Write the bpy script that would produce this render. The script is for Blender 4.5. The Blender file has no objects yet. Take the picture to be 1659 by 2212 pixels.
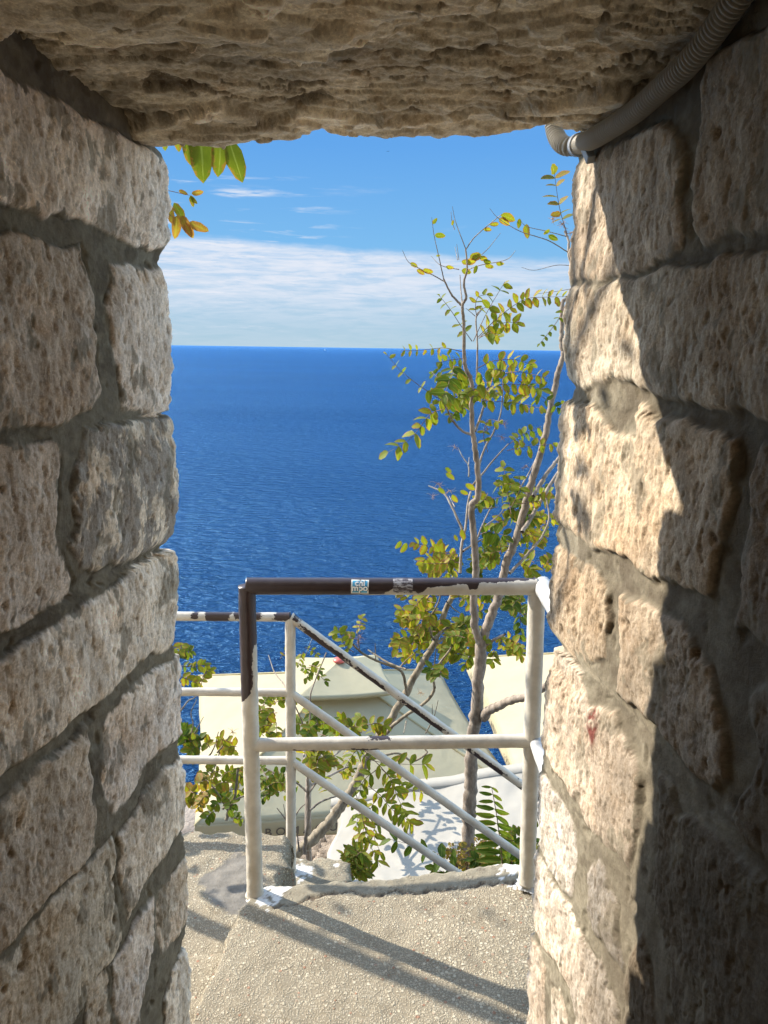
import bpy, math, random
import numpy as np
from mathutils import Vector

random.seed(7)
rng = np.random.default_rng(7)
C = bpy.context.scene.collection
S = bpy.context.scene

# ------------------------------------------------------------------ camera
F = 1597.0            # focal length in pixels of a 1659 x 2212 picture
CU, CV = 829.5, 1106.0
PITCH, ROLL = math.radians(12.51), math.radians(0.81)
r0 = np.array([1.0, 0, 0]); u0 = np.array([0, math.sin(PITCH), math.cos(PITCH)])
FW = np.array([0, math.cos(PITCH), -math.sin(PITCH)])
RX = math.cos(ROLL) * r0 + math.sin(ROLL) * u0
UP = math.cos(ROLL) * u0 - math.sin(ROLL) * r0
cam_d = bpy.data.cameras.new('camera'); cam = bpy.data.objects.new('camera', cam_d); C.objects.link(cam)
cam_d.sensor_fit = 'VERTICAL'; cam_d.sensor_height = 36.0; cam_d.sensor_width = 27.0
cam_d.lens = 36.0 * F / 2212.0
cam_d.clip_start = 0.02; cam_d.clip_end = 80000
from mathutils import Matrix
cam.matrix_world = Matrix([[RX[0], UP[0], -FW[0], 0], [RX[1], UP[1], -FW[1], 0], [RX[2], UP[2], -FW[2], 0], [0, 0, 0, 1]])
S.camera = cam

# ------------------------------------------------------------------ light
SUN_EL = math.radians(31.0)
SUN_AZ_VEC = np.array([-0.886, 0.464]); SUN_AZ_VEC /= np.linalg.norm(SUN_AZ_VEC)   # horizontal direction towards the sun
TOSUN = np.array([SUN_AZ_VEC[0] * math.cos(SUN_EL), SUN_AZ_VEC[1] * math.cos(SUN_EL), math.sin(SUN_EL)])
sd = bpy.data.lights.new('sun', 'SUN'); sd.energy = 2.0; sd.angle = math.radians(0.53); sd.color = (1.0, 0.93, 0.82)
so = bpy.data.objects.new('sun', sd); C.objects.link(so); so.location = (-5, 4, 6)
so.rotation_euler = Vector(TOSUN).to_track_quat('Z', 'Y').to_euler()

W = bpy.data.worlds.new('World'); S.world = W; W.use_nodes = True
nt = W.node_tree; N = nt.nodes; L = nt.links
for n in list(N): N.remove(n)
def nn(t, **k):
    n = N.new(t)
    for a, b in k.items(): setattr(n, a, b)
    return n
wo = nn('ShaderNodeOutputWorld'); bg = nn('ShaderNodeBackground'); L.new(bg.outputs[0], wo.inputs[0])
bg.inputs[1].default_value = 0.15
sky = nn('ShaderNodeTexSky', sky_type='NISHITA'); sky.sun_disc = False
sky.sun_elevation = SUN_EL; sky.sun_rotation = math.atan2(SUN_AZ_VEC[0], SUN_AZ_VEC[1])
sky.altitude = 20; sky.air_density = 1.0; sky.dust_density = 0.4; sky.ozone_density = 2.5
tint = nn('ShaderNodeMix', data_type='RGBA', blend_type='MULTIPLY'); tint.inputs[0].default_value = 1.0
tint.inputs[7].default_value = (1.05, 0.98, 0.86, 1)
L.new(sky.outputs[0], tint.inputs[6])
# clouds: functions of azimuth and elevation
tc = nn('ShaderNodeTexCoord'); sep = nn('ShaderNodeSeparateXYZ'); L.new(tc.outputs['Generated'], sep.inputs[0])
def math_n(op, a, b=None, c=None, clamp=False):
    m = nn('ShaderNodeMath', operation=op); m.use_clamp = clamp
    for i, x in enumerate((a, b, c)):
        if x is None: continue
        if isinstance(x, (int, float)): m.inputs[i].default_value = x
        else: L.new(x, m.inputs[i])
    return m.outputs[0]
zc = sep.outputs[2]
xa = math_n('ARCTAN2', sep.outputs[0], sep.outputs[1])
comb = nn('ShaderNodeCombineXYZ'); L.new(xa, comb.inputs[0]); L.new(zc, comb.inputs[1])
def cloud_noise(sx, sy, scale, detail, rough, dist=0.0, off=0.0):
    mp = nn('ShaderNodeMapping'); mp.inputs['Scale'].default_value = (sx, sy, 1); mp.inputs['Location'].default_value = (off, off * 0.37, 0)
    L.new(comb.outputs[0], mp.inputs[0])
    nz = nn('ShaderNodeTexNoise'); nz.inputs['Scale'].default_value = scale; nz.inputs['Detail'].default_value = detail
    nz.inputs['Roughness'].default_value = rough; nz.inputs['Distortion'].default_value = dist
    L.new(mp.outputs[0], nz.inputs[0]); return nz.outputs[0]
def ramp(v, a, b, lo=0.0, hi=1.0, smooth=True):
    m = nn('ShaderNodeMapRange', interpolation_type='SMOOTHSTEP' if smooth else 'LINEAR')
    m.inputs[1].default_value = a; m.inputs[2].default_value = b; m.inputs[3].default_value = lo; m.inputs[4].default_value = hi
    L.new(v, m.inputs[0]); return m.outputs[0]
# bank of thin cloud: top edge falls from left to right
edge = math_n('MULTIPLY_ADD', xa, -0.045, 0.122)
edgen = math_n('ADD', edge, math_n('MULTIPLY', math_n('SUBTRACT', cloud_noise(3, 8, 3, 5, 0.6, 0.3), 0.5), 0.02))
below = math_n('SUBTRACT', edgen, zc)
bank = math_n('MULTIPLY', ramp(below, -0.002, 0.010), ramp(zc, 0.015, 0.085, 0.30, 1.0))
fib = cloud_noise(3.0, 24, 4.0, 8, 0.66, 0.5)
fib2 = cloud_noise(7.0, 60, 5.0, 6, 0.6, 0.3, 3.1)
fibm = math_n('ADD', math_n('MULTIPLY', ramp(fib, 0.33, 0.60), 0.75), math_n('MULTIPLY', ramp(fib2, 0.35, 0.65), 0.30))
bankd = math_n('MULTIPLY', bank, math_n('MULTIPLY_ADD', fibm, 0.60, 0.36))
# right side of the bank is thinner
bankd = math_n('MULTIPLY', bankd, ramp(xa, -0.05, 0.28, 1.0, 0.72))
# small wisps above the bank at the left
wisp = cloud_noise(2.0, 22, 5.0, 6, 0.62, 0.4, 7.7)
wispm = math_n('MULTIPLY', ramp(wisp, 0.56, 0.72), math_n('MULTIPLY', ramp(zc, 0.235, 0.16), ramp(xa, 0.02, -0.22)))
wisp2 = math_n('MULTIPLY', ramp(cloud_noise(1.5, 9, 4.0, 6, 0.6, 0.3, 1.9), 0.60, 0.85), 0.25)
# one streak of cirrus
dx = math_n('DIVIDE', math_n('ADD', xa, 0.185), 0.045); dz = math_n('DIVIDE', math_n('SUBTRACT', zc, 0.182), 0.0062)
rr = math_n('ADD', math_n('MULTIPLY', dx, dx), math_n('MULTIPLY', dz, dz))
streak = math_n('MULTIPLY', ramp(rr, 1.0, 0.0), ramp(cloud_noise(5, 60, 5, 5, 0.6, 0.3, 2.2), 0.36, 0.6))
cl = math_n('ADD', bankd, math_n('ADD', math_n('MULTIPLY', wispm, 0.8), math_n('ADD', math_n('MULTIPLY', streak, 0.8), wisp2)), clamp=True)
cr = nn('ShaderNodeValToRGB'); L.new(ramp(zc, 0.0, 0.4, 0, 1, False), cr.inputs[0]); e = cr.color_ramp.elements
e[0].position = 0.0; e[0].color = (0.458, 0.680, 0.813, 1); e[1].position = 1.0; e[1].color = (0.118, 0.385, 0.902, 1)
for p_, c_ in ((0.12, (0.385, 0.651, 0.873, 1)), (0.32, (0.236, 0.577, 0.991, 1)), (0.6, (0.148, 0.444, 0.962, 1))):
    x_ = e.new(p_); x_.color = c_
hm = nn('ShaderNodeMix', data_type='RGBA'); side_ = math_n('MAXIMUM', ramp(xa, 0.42, 1.0), ramp(xa, -0.42, -1.0, 0.0, 0.35))  # sky to the sides of the view brightened as added fill for the left wall
L.new(math_n('MAXIMUM', ramp(zc, 0.33, 0.55), side_), hm.inputs[0]); L.new(cr.outputs[0], hm.inputs[6]); L.new(tint.outputs[2], hm.inputs[7])
cm = nn('ShaderNodeMix', data_type='RGBA'); L.new(math_n('MULTIPLY', cl, math_n('SUBTRACT', 1.0, side_)), cm.inputs[0]); L.new(hm.outputs[2], cm.inputs[6]); cm.inputs[7].default_value = (0.887, 0.947, 1.065, 1)
L.new(cm.outputs[2], bg.inputs[0])

S.view_settings.view_transform = 'Standard'; S.view_settings.look = 'None'
S.view_settings.exposure = 2.55; S.view_settings.gamma = 1.0
S.cycles.max_bounces = 10; S.cycles.diffuse_bounces = 6; S.cycles.transparent_max_bounces = 8
S.cycles.use_adaptive_sampling = True; S.cycles.use_denoising = True
S.cycles.sample_clamp_indirect = 6.0

# ------------------------------------------------------------------ helpers
def ray(u, v):
    d = RX * ((u - CU) / F) - UP * ((v - CV) / F) + FW
    return d
def atY(u, v, Y):
    d = ray(u, v); return d * (Y / d[1])
def atZ(u, v, z):
    d = ray(u, v); return d * (z / d[2])
def proj(P):
    P = np.asarray(P, float)
    x = P @ RX; y = P @ UP; z = P @ FW
    return CU + F * x / z, CV - F * y / z
def depth(P): return float(np.asarray(P) @ FW)

def _hash(ix, iy, seed):
    h = (ix.astype(np.int64) * 374761393 + iy.astype(np.int64) * 668265263 + seed * 1442695041) & 0xffffffff
    h = ((h ^ (h >> 13)) * 1274126177) & 0xffffffff
    return (h ^ (h >> 16)) & 0xffffffff
def pn(x, y, seed=0):
    ix = np.floor(x); iy = np.floor(y); fx = x - ix; fy = y - iy
    sx = fx * fx * fx * (fx * (fx * 6 - 15) + 10); sy = fy * fy * fy * (fy * (fy * 6 - 15) + 10)
    def g(a, b, dx_, dy_):
        t = _hash(a, b, seed) * (2 * math.pi / 4294967296.0)
        return np.cos(t) * dx_ + np.sin(t) * dy_
    a = g(ix, iy, fx, fy); b = g(ix + 1, iy, fx - 1, fy); c = g(ix, iy + 1, fx, fy - 1); d = g(ix + 1, iy + 1, fx - 1, fy - 1)
    return 1.41 * ((a * (1 - sx) + b * sx) * (1 - sy) + (c * (1 - sx) + d * sx) * sy)
def fbm(x, y, oct_=4, seed=0, gain=0.5, lac=2.03):
    t = 0; a = 1.0; f = 1.0
    for i in range(oct_):
        t = t + a * pn(x * f + 13.7 * i, y * f - 7.3 * i, seed + i * 17); a *= gain; f *= lac
    return t
def worley(x, y, seed=0):
    ix = np.floor(x); iy = np.floor(y); best = np.full(x.shape, 9.0); cid = np.zeros(x.shape)
    for a in (-1, 0, 1):
        for b in (-1, 0, 1):
            h = _hash(ix + a, iy + b, seed); px = ix + a + (h & 0xffff) / 65535.0; py = iy + b + ((h >> 16) & 0xffff) / 65535.0
            d = (x - px) ** 2 + (y - py) ** 2; m = d < best
            best = np.where(m, d, best); cid = np.where(m, (h % 1009) / 1009.0, cid)
    return np.sqrt(best), cid
def sstep(x, a, b):
    t = np.clip((x - a) / (b - a), 0, 1); return t * t * (3 - 2 * t)
def poly_sdf(px, py, poly):          # positive inside
    poly = np.asarray(poly, float); n = len(poly)
    d = np.full(px.shape, 1e9); ins = np.zeros(px.shape, bool)
    for i in range(n):
        ax, ay = poly[i]; bx, by = poly[(i + 1) % n]
        ex, ey = bx - ax, by - ay; wx, wy = px - ax, py - ay
        t = np.clip((wx * ex + wy * ey) / (ex * ex + ey * ey + 1e-12), 0, 1)
        d = np.minimum(d, (wx - ex * t) ** 2 + (wy - ey * t) ** 2)
        c = (ay > py) != (by > py)
        with np.errstate(divide='ignore', invalid='ignore'):
            xi = ex * (py - ay) / (by - ay if by != ay else 1e-12) + ax
        ins ^= c & (px < xi)
    return np.where(ins, np.sqrt(d), -np.sqrt(d))

def link(name, me, mat=None, parent=None):
    o = bpy.data.objects.new(name, me); C.objects.link(o)
    if mat: me.materials.append(mat)
    if parent: o.parent = parent
    return o
def mesh_from(name, verts, faces, mat=None, parent=None, smooth=True, attrs=None, uvs=None):
    me = bpy.data.meshes.new(name); me.from_pydata([tuple(map(float, v)) for v in verts], [], faces); me.update()
    if smooth: me.polygons.foreach_set('use_smooth', [True] * len(me.polygons))
    if attrs:
        for k, a in attrs.items(): set_attr(me, k, a)
    return link(name, me, mat, parent)
def set_attr(me, k, a):
    a = np.asarray(a, np.float32)
    if a.ndim == 1:
        at = me.attributes.new(k, 'FLOAT', 'POINT'); at.data.foreach_set('value', a)
    else:
        if a.shape[1] == 3: a = np.concatenate([a, np.ones((len(a), 1), np.float32)], 1)
        at = me.attributes.new(k, 'FLOAT_COLOR', 'POINT'); at.data.foreach_set('color', a.ravel())
def grid_mesh(name, P, mat=None, parent=None, attrs=None, flip=False, wrap=False):
    r, c, _ = P.shape; me = bpy.data.meshes.new(name)
    idx = np.arange(r * c).reshape(r, c)
    if wrap: nx = np.roll(idx, -1, axis=1); a = idx[:-1]; b = nx[:-1]; d = nx[1:]; e = idx[1:]
    else: a = idx[:-1, :-1]; b = idx[:-1, 1:]; d = idx[1:, 1:]; e = idx[1:, :-1]
    q = np.stack([a, b, d, e], -1).reshape(-1, 4)
    if flip: q = q[:, ::-1]
    me.vertices.add(r * c); me.vertices.foreach_set('co', P.reshape(-1).astype(np.float32))
    me.loops.add(q.size); me.loops.foreach_set('vertex_index', q.ravel().astype(np.int32))
    me.polygons.add(len(q)); me.polygons.foreach_set('loop_start', np.arange(0, q.size, 4, dtype=np.int32))
    me.update(calc_edges=True); me.polygons.foreach_set('use_smooth', np.ones(len(q), bool))
    if attrs:
        for k, v in attrs.items():
            v = np.asarray(v); set_attr(me, k, v.reshape(r * c) if v.ndim == 2 else v.reshape(r * c, -1))
    me.validate(); return link(name, me, mat, parent)
def thing(name, loc, label, cat, group=None):
    o = bpy.data.objects.new(name, None); C.objects.link(o); o.empty_display_size = 0.1
    o.location = tuple(map(float, loc)); tag(o, label, cat, group); return o
def tag(o, label=None, cat=None, group=None, kind=None):
    if label: o['label'] = label
    if cat: o['category'] = cat
    if group: o['group'] = group
    if kind: o['kind'] = kind
    return o
def adopt(root):                       # keep world positions of the parts already placed in world space
    bpy.context.view_layer.update()
    for ch in [o for o in bpy.data.objects if o.parent == root]:
        ch.matrix_parent_inverse = root.matrix_world.inverted()
        for g in [o for o in bpy.data.objects if o.parent == ch]:
            g.matrix_parent_inverse = Matrix.Identity(4)
def box(name, lo, hi, mat, parent=None, bev=0.0, rz=0.0):
    x0, y0, z0 = lo; x1, y1, z1 = hi
    v = [(x0, y0, z0), (x1, y0, z0), (x1, y1, z0), (x0, y1, z0), (x0, y0, z1), (x1, y0, z1), (x1, y1, z1), (x0, y1, z1)]
    f = [(0, 3, 2, 1), (4, 5, 6, 7), (0, 1, 5, 4), (1, 2, 6, 5), (2, 3, 7, 6), (3, 0, 4, 7)]
    o = mesh_from(name, v, f, mat, parent, smooth=False)
    if bev:
        m = o.modifiers.new('bevel', 'BEVEL'); m.width = bev; m.segments = 2
    return o
def prism(name, poly, z0, z1, mat, parent=None):
    n = len(poly); v = [(x, y, z0) for x, y in poly] + [(x, y, z1) for x, y in poly]
    f = [tuple(range(n))[::-1], tuple(range(n, 2 * n))] + [(i, (i + 1) % n, n + (i + 1) % n, n + i) for i in range(n)]
    return mesh_from(name, v, f, mat, parent, smooth=False)

# smooth tube along points (Catmull-Rom resampled), radius per point; returns vertex grid and parameters
def crom(pts, n_per):
    P = np.asarray(pts, float)
    if len(P) == 2:
        t = np.linspace(0, 1, n_per + 1)[:, None]; return P[0] * (1 - t) + P[1] * t
    Q = np.vstack([2 * P[0] - P[1], P, 2 * P[-1] - P[-2]]); out = []
    for i in range(1, len(Q) - 2):
        t = np.linspace(0, 1, n_per, endpoint=False)[:, None]
        a, b, c, d = Q[i - 1], Q[i], Q[i + 1], Q[i + 2]
        out.append(0.5 * (2 * b + (c - a) * t + (2 * a - 5 * b + 4 * c - d) * t ** 2 + (3 * b - a - 3 * c + d) * t ** 3))
    out.append(P[-1:]); return np.vstack(out)
def tube_grid(path, rad, seg, ref=(0, 0, 1)):
    path = np.asarray(path, float); n = len(path); rad = np.broadcast_to(rad, (n,)) if np.ndim(rad) < 2 else rad
    T = np.gradient(path, axis=0); T /= np.linalg.norm(T, axis=1)[:, None] + 1e-12
    ref = np.asarray(ref, float); Nn = np.zeros_like(T); p = ref - T[0] * (ref @ T[0])
    if np.linalg.norm(p) < 1e-3: p = np.array([1.0, 0, 0]) - T[0] * T[0][0]
    p /= np.linalg.norm(p)
    for i in range(n):
        p = p - T[i] * (p @ T[i]); p /= np.linalg.norm(p); Nn[i] = p
    B = np.cross(T, Nn); a = np.linspace(0, 2 * math.pi, seg, endpoint=False)
    ca, sa = np.cos(a), np.sin(a)
    D = Nn[:, None, :] * ca[None, :, None] + B[:, None, :] * sa[None, :, None]
    if np.ndim(rad) == 1: rad = rad[:, None]
    return path[:, None, :] + D * rad[:, :, None], a
def tubes_mesh(name, tubes, mat, parent, seg=10):      # many tubes in one mesh: [(path, radii)]
    V = []; Fc = []; off = 0
    for path, rad in tubes:
        G, a = tube_grid(path, np.asarray(rad, float), seg); r = len(G)
        V.append(G.reshape(-1, 3)); idx = np.arange(r * seg).reshape(r, seg) + off; nx = np.roll(idx, -1, 1)
        Fc.append(np.stack([idx[:-1], nx[:-1], nx[1:], idx[1:]], -1).reshape(-1, 4)); off += r * seg
        V.append(np.array([path[0], path[-1]])); 
        Fc.append(np.array([[off, nx[0][k], idx[0][k], idx[0][k]] for k in range(0)]).reshape(-1, 4).astype(int)); off += 2
    V = np.vstack(V); Fc = np.vstack([f for f in Fc if len(f)])
    me = bpy.data.meshes.new(name); me.vertices.add(len(V)); me.vertices.foreach_set('co', V.ravel().astype(np.float32))
    me.loops.add(Fc.size); me.loops.foreach_set('vertex_index', Fc.ravel().astype(np.int32)); me.polygons.add(len(Fc))
    me.polygons.foreach_set('loop_start', np.arange(0, Fc.size, 4, dtype=np.int32)); me.update(calc_edges=True)
    me.polygons.foreach_set('use_smooth', np.ones(len(Fc), bool)); me.validate()
    return link(name, me, mat, parent)

# ------------------------------------------------------------------ materials
class Mat:
    def __init__(s, name, rough=0.8, spec=0.3):
        s.m = bpy.data.materials.new(name); s.m.use_nodes = True; s.t = s.m.node_tree; s.N = s.t.nodes; s.L = s.t.links
        s.b = s.N['Principled BSDF']; s.b.inputs['Roughness'].default_value = rough
        s.b.inputs['Specular IOR Level'].default_value = spec; s.out = s.N['Material Output']
        s.tc = s.N.new('ShaderNodeTexCoord')
    def noise(s, scale, detail=4, rough=0.55, dist=0.0, stretch=None, vec=None):
        n = s.N.new('ShaderNodeTexNoise'); n.inputs['Scale'].default_value = scale; n.inputs['Detail'].default_value = detail
        n.inputs['Roughness'].default_value = rough; n.inputs['Distortion'].default_value = dist
        v = vec or s.tc.outputs['Object']
        if stretch:
            mp = s.N.new('ShaderNodeMapping'); mp.inputs['Scale'].default_value = stretch; s.L.new(v, mp.inputs[0]); v = mp.outputs[0]
        s.L.new(v, n.inputs[0]); return n.outputs[0]
    def vor(s, scale, feature='F1', out=0, stretch=None, rnd=1.0):
        n = s.N.new('ShaderNodeTexVoronoi'); n.feature = feature; n.inputs['Scale'].default_value = scale; n.inputs['Randomness'].default_value = rnd
        v = s.tc.outputs['Object']
        if stretch:
            mp = s.N.new('ShaderNodeMapping'); mp.inputs['Scale'].default_value = stretch; s.L.new(v, mp.inputs[0]); v = mp.outputs[0]
        s.L.new(v, n.inputs[0]); return n.outputs[out]
    def attr(s, name, out='Fac'):
        n = s.N.new('ShaderNodeAttribute'); n.attribute_name = name; return n.outputs[out]
    def mr(s, v, a, b, lo=0.0, hi=1.0, smooth=False):
        m = s.N.new('ShaderNodeMapRange'); m.interpolation_type = 'SMOOTHSTEP' if smooth else 'LINEAR'
        for i, x in enumerate((a, b, lo, hi)): m.inputs[i + 1].default_value = x
        s.L.new(v, m.inputs[0]); return m.outputs[0]
    def math(s, op, a, b=None):
        m = s.N.new('ShaderNodeMath'); m.operation = op
        for i, x in enumerate((a, b)):
            if x is None: continue
            if isinstance(x, (int, float)): m.inputs[i].default_value = x
            else: s.L.new(x, m.inputs[i])
        return m.outputs[0]
    def mix(s, f, a, b, mode='MIX'):
        m = s.N.new('ShaderNodeMix'); m.data_type = 'RGBA'; m.blend_type = mode
        for i, x in ((0, f), (6, a), (7, b)):
            if isinstance(x, (int, float)): m.inputs[i].default_value = x
            elif isinstance(x, tuple): m.inputs[i].default_value = (*x, 1) if len(x) == 3 else x
            else: s.L.new(x, m.inputs[i])
        return m.outputs[2]
    def color(s, c):
        if isinstance(c, tuple): s.b.inputs['Base Color'].default_value = (*c, 1)
        else: s.L.new(c, s.b.inputs['Base Color'])
        return s
    def bump(s, h, dist, strength=1.0, prev=None):
        b = s.N.new('ShaderNodeBump'); b.inputs['Distance'].default_value = dist; b.inputs['Strength'].default_value = strength
        s.L.new(h, b.inputs['Height'])
        if prev: s.L.new(prev, b.inputs['Normal'])
        s.L.new(b.outputs[0], s.b.inputs['Normal']); return b.outputs[0]

def stone_material(name='limestone_masonry', k=1.0):
    s = Mat(name, 0.92, 0.15)
    tintc = s.attr('tint', 'Color'); pit = s.attr('pit'); st = s.attr('stone')
    n1 = s.noise(26, 6, 0.65); n2 = s.noise(110, 5, 0.7); n3 = s.noise(7, 4, 0.6)
    c = s.mix(s.mr(n1, 0.35, 0.68), tintc, s.mix(1.0, tintc, (0.78, 0.73, 0.68), 'MULTIPLY'))
    c = s.mix(s.mr(n3, 0.52, 0.75, 0, 0.45), c, s.mix(1.0, tintc, (0.80, 0.64, 0.47), 'MULTIPLY'))
    nv = s.noise(75, 6, 0.72, 0.3, stretch=(1, 1, 0.42))
    c = s.mix(s.mr(nv, 0.50, 0.66, 0, 0.65), c, s.mix(1.0, tintc, (1.32, 1.30, 1.26), 'MULTIPLY'))
    c = s.mix(s.mr(nv, 0.47, 0.36, 0, 0.60), c, s.mix(1.0, tintc, (0.60, 0.51, 0.41), 'MULTIPLY'))
    c = s.mix(s.mr(s.noise(14, 5, 0.7, 0.5), 0.56, 0.72, 0, 0.40), c, s.mix(1.0, tintc, (0.80, 0.56, 0.34), 'MULTIPLY'))
    c = s.mix(s.mr(n2, 0.46, 0.30, 0, 0.75), c, s.mix(1.0, tintc, (0.52, 0.45, 0.38), 'MULTIPLY'))
    c = s.mix(s.math('MULTIPLY', pit, 0.8), c, (0.10, 0.066, 0.040))
    fg = s.noise(230, 3, 0.7)
    c = s.mix(s.mr(fg, 0.52, 0.66, 0, 0.5), c, s.mix(1.0, tintc, (1.38, 1.34, 1.26), 'MULTIPLY'))
    c = s.mix(s.mr(fg, 0.44, 0.32, 0, 0.5), c, s.mix(1.0, tintc, (0.62, 0.53, 0.42), 'MULTIPLY'))
    mort = s.mix(s.mr(s.noise(60, 5, 0.6), 0.35, 0.7), (0.155, 0.132, 0.092), (0.25, 0.217, 0.155))
    mort = s.mix(s.mr(s.noise(9, 4, 0.6), 0.45, 0.7, 0, 0.6), mort, (0.13, 0.108, 0.078))
    c = s.mix(st, mort, c); c = s.mix(s.attr('dirt_shade'), c, (0.085, 0.066, 0.044)); s.color(c)  # carries dirt, dark joints and the shade painted on the right wall
    b1 = s.bump(s.noise(170, 6, 0.75), 0.0026 * k, 0.8)
    s.bump(s.noise(60, 3, 0.6), 0.0018 * k, 0.7, prev=b1)
    return s.m
STONE = stone_material(); LINT = stone_material('bedded_lintel_rock', 0.6)

def concrete_material():
    s = Mat('exposed_aggregate_concrete', 0.9, 0.15)
    d = s.vor(88, 'F1', 0); cc = s.vor(88, 'F1', 1); d2 = s.vor(210, 'F1', 0); c2 = s.vor(210, 'F1', 1)
    sepc = s.N.new('ShaderNodeSeparateColor'); s.L.new(cc, sepc.inputs[0])
    sep2 = s.N.new('ShaderNodeSeparateColor'); s.L.new(c2, sep2.inputs[0])
    smooth = s.attr('smooth_mask'); white = s.attr('white'); patch = s.attr('patch')
    peb = s.mix(s.mr(sepc.outputs[0], 0, 1), (0.34, 0.295, 0.21), (0.49, 0.43, 0.32))
    peb = s.mix(s.mr(sepc.outputs[1], 0.86, 0.97, 0, 1), peb, (0.30, 0.17, 0.11))
    small = s.mix(s.mr(sep2.outputs[0], 0, 1), (0.29, 0.25, 0.178), (0.43, 0.375, 0.275))
    ispeb = s.math('MULTIPLY', s.mr(sepc.outputs[2], 0.30, 0.36), s.mr(d, 0.42, 0.34))
    base = s.mix(s.mr(d2, 0.55, 0.35), (0.22, 0.185, 0.13), small)
    c = s.mix(ispeb, base, peb)
    c = s.mix(s.mr(s.noise(5, 5, 0.6), 0.35, 0.7, 0, 0.5), c, s.mix(1.0, c, (0.72, 0.69, 0.66), 'MULTIPLY'))
    cem = s.mix(s.mr(s.noise(30, 6, 0.65), 0.3, 0.7), (0.155, 0.135, 0.097), (0.24, 0.213, 0.157))
    c = s.mix(s.mr(s.noise(11, 6, 0.7, 0.6), 0.52, 0.66, 0, 0.45), c, s.mix(1.0, c, (0.66, 0.62, 0.57), 'MULTIPLY'))
    c = s.mix(smooth, c, cem)
    c = s.mix(patch, c, s.mix(s.mr(s.noise(40, 6, 0.65), 0.3, 0.7), (0.125, 0.113, 0.095), (0.19, 0.172, 0.145)))
    c = s.mix(white, c, (0.55, 0.54, 0.51)); c = s.mix(s.attr('crack'), c, (0.07, 0.05, 0.035)); s.color(c)
    inv = s.math('SUBTRACT', 1.0, s.math('MULTIPLY', s.math('MAXIMUM', smooth, patch), 0.85))
    h = s.math('MULTIPLY', s.math('ADD', s.math('MULTIPLY', ispeb, 0.9), s.mr(d2, 0.5, 0.0)), inv)
    b = s.bump(h, 0.0035, 0.9); s.bump(s.noise(220, 4, 0.7), 0.0012, 0.7, prev=b)
    return s.m
CONC = concrete_material()

def bark_material(name, a, b, red=0.0):
    s = Mat(name, 0.85, 0.2)
    n = s.noise(45, 6, 0.7, 0.4, stretch=(1, 1, 0.35)); n2 = s.noise(12, 4, 0.6)
    c = s.mix(s.mr(n, 0.32, 0.68), a, b)
    c = s.mix(s.mr(n2, 0.50, 0.70, 0, 0.6), c, tuple(x * 0.45 for x in a))
    s.color(c); s.bump(n, 0.0035, 0.9); return s.m
BARK = bark_material('grey_bark', (0.12, 0.092, 0.068), (0.33, 0.275, 0.22))
BARK2 = bark_material('rough_yellowish_bark', (0.105, 0.08, 0.052), (0.30, 0.25, 0.175))
TWIG = bark_material('reddish_twig_bark', (0.10, 0.050, 0.032), (0.22, 0.14, 0.10))

def leaf_material(name, g1, g2, brown_amt=1.0):
    s = Mat(name, 0.6, 0.18)
    info = s.attr('leaf', 'Color'); sc = s.N.new('ShaderNodeSeparateColor'); s.L.new(info, sc.inputs[0])
    rnd, edge, tt = sc.outputs
    c = s.mix(rnd, g1, g2)
    nz = s.noise(90, 4, 0.65)
    br = s.math('ADD', s.math('MULTIPLY', edge, 0.55), s.math('ADD', s.math('MULTIPLY', nz, 1.0), s.math('MULTIPLY', rnd, 0.30)))
    brm = s.mr(br, 0.92, 1.08, 0, brown_amt, True)
    c = s.mix(brm, c, s.mix(s.noise(30, 2), (0.16, 0.075, 0.022), (0.34, 0.17, 0.05)))
    vein = s.mr(edge, 0.10, 0.0, 0, 0.25); c = s.mix(vein, c, (0.42, 0.46, 0.16))
    s.color(c)
    tr = s.N.new('ShaderNodeBsdfTranslucent'); s.L.new(s.mix(1.0, c, (1.45, 1.50, 0.7), 'MULTIPLY'), tr.inputs[0])
    ms = s.N.new('ShaderNodeMixShader'); ms.inputs[0].default_value = 0.45
    s.L.new(s.b.outputs[0], ms.inputs[1]); s.L.new(tr.outputs[0], ms.inputs[2]); s.L.new(ms.outputs[0], s.out.inputs[0])
    return s.m
LEAF_A = leaf_material('autumn_green_leaf', (0.095, 0.125, 0.010), (0.30, 0.27, 0.018))
LEAF_G = leaf_material('green_leaf', (0.045, 0.08, 0.008), (0.14, 0.175, 0.016), 0.5)
LEAF_Y = leaf_material('yellow_brown_leaf', (0.11, 0.11, 0.014), (0.24, 0.165, 0.027))
LEAF_T = leaf_material('pale_translucent_leaf', (0.085, 0.115, 0.012), (0.15, 0.17, 0.014), 0.7)
DRY = Mat('dry_seed_stalk', 0.8).color((0.30, 0.155, 0.06)).m

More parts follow.
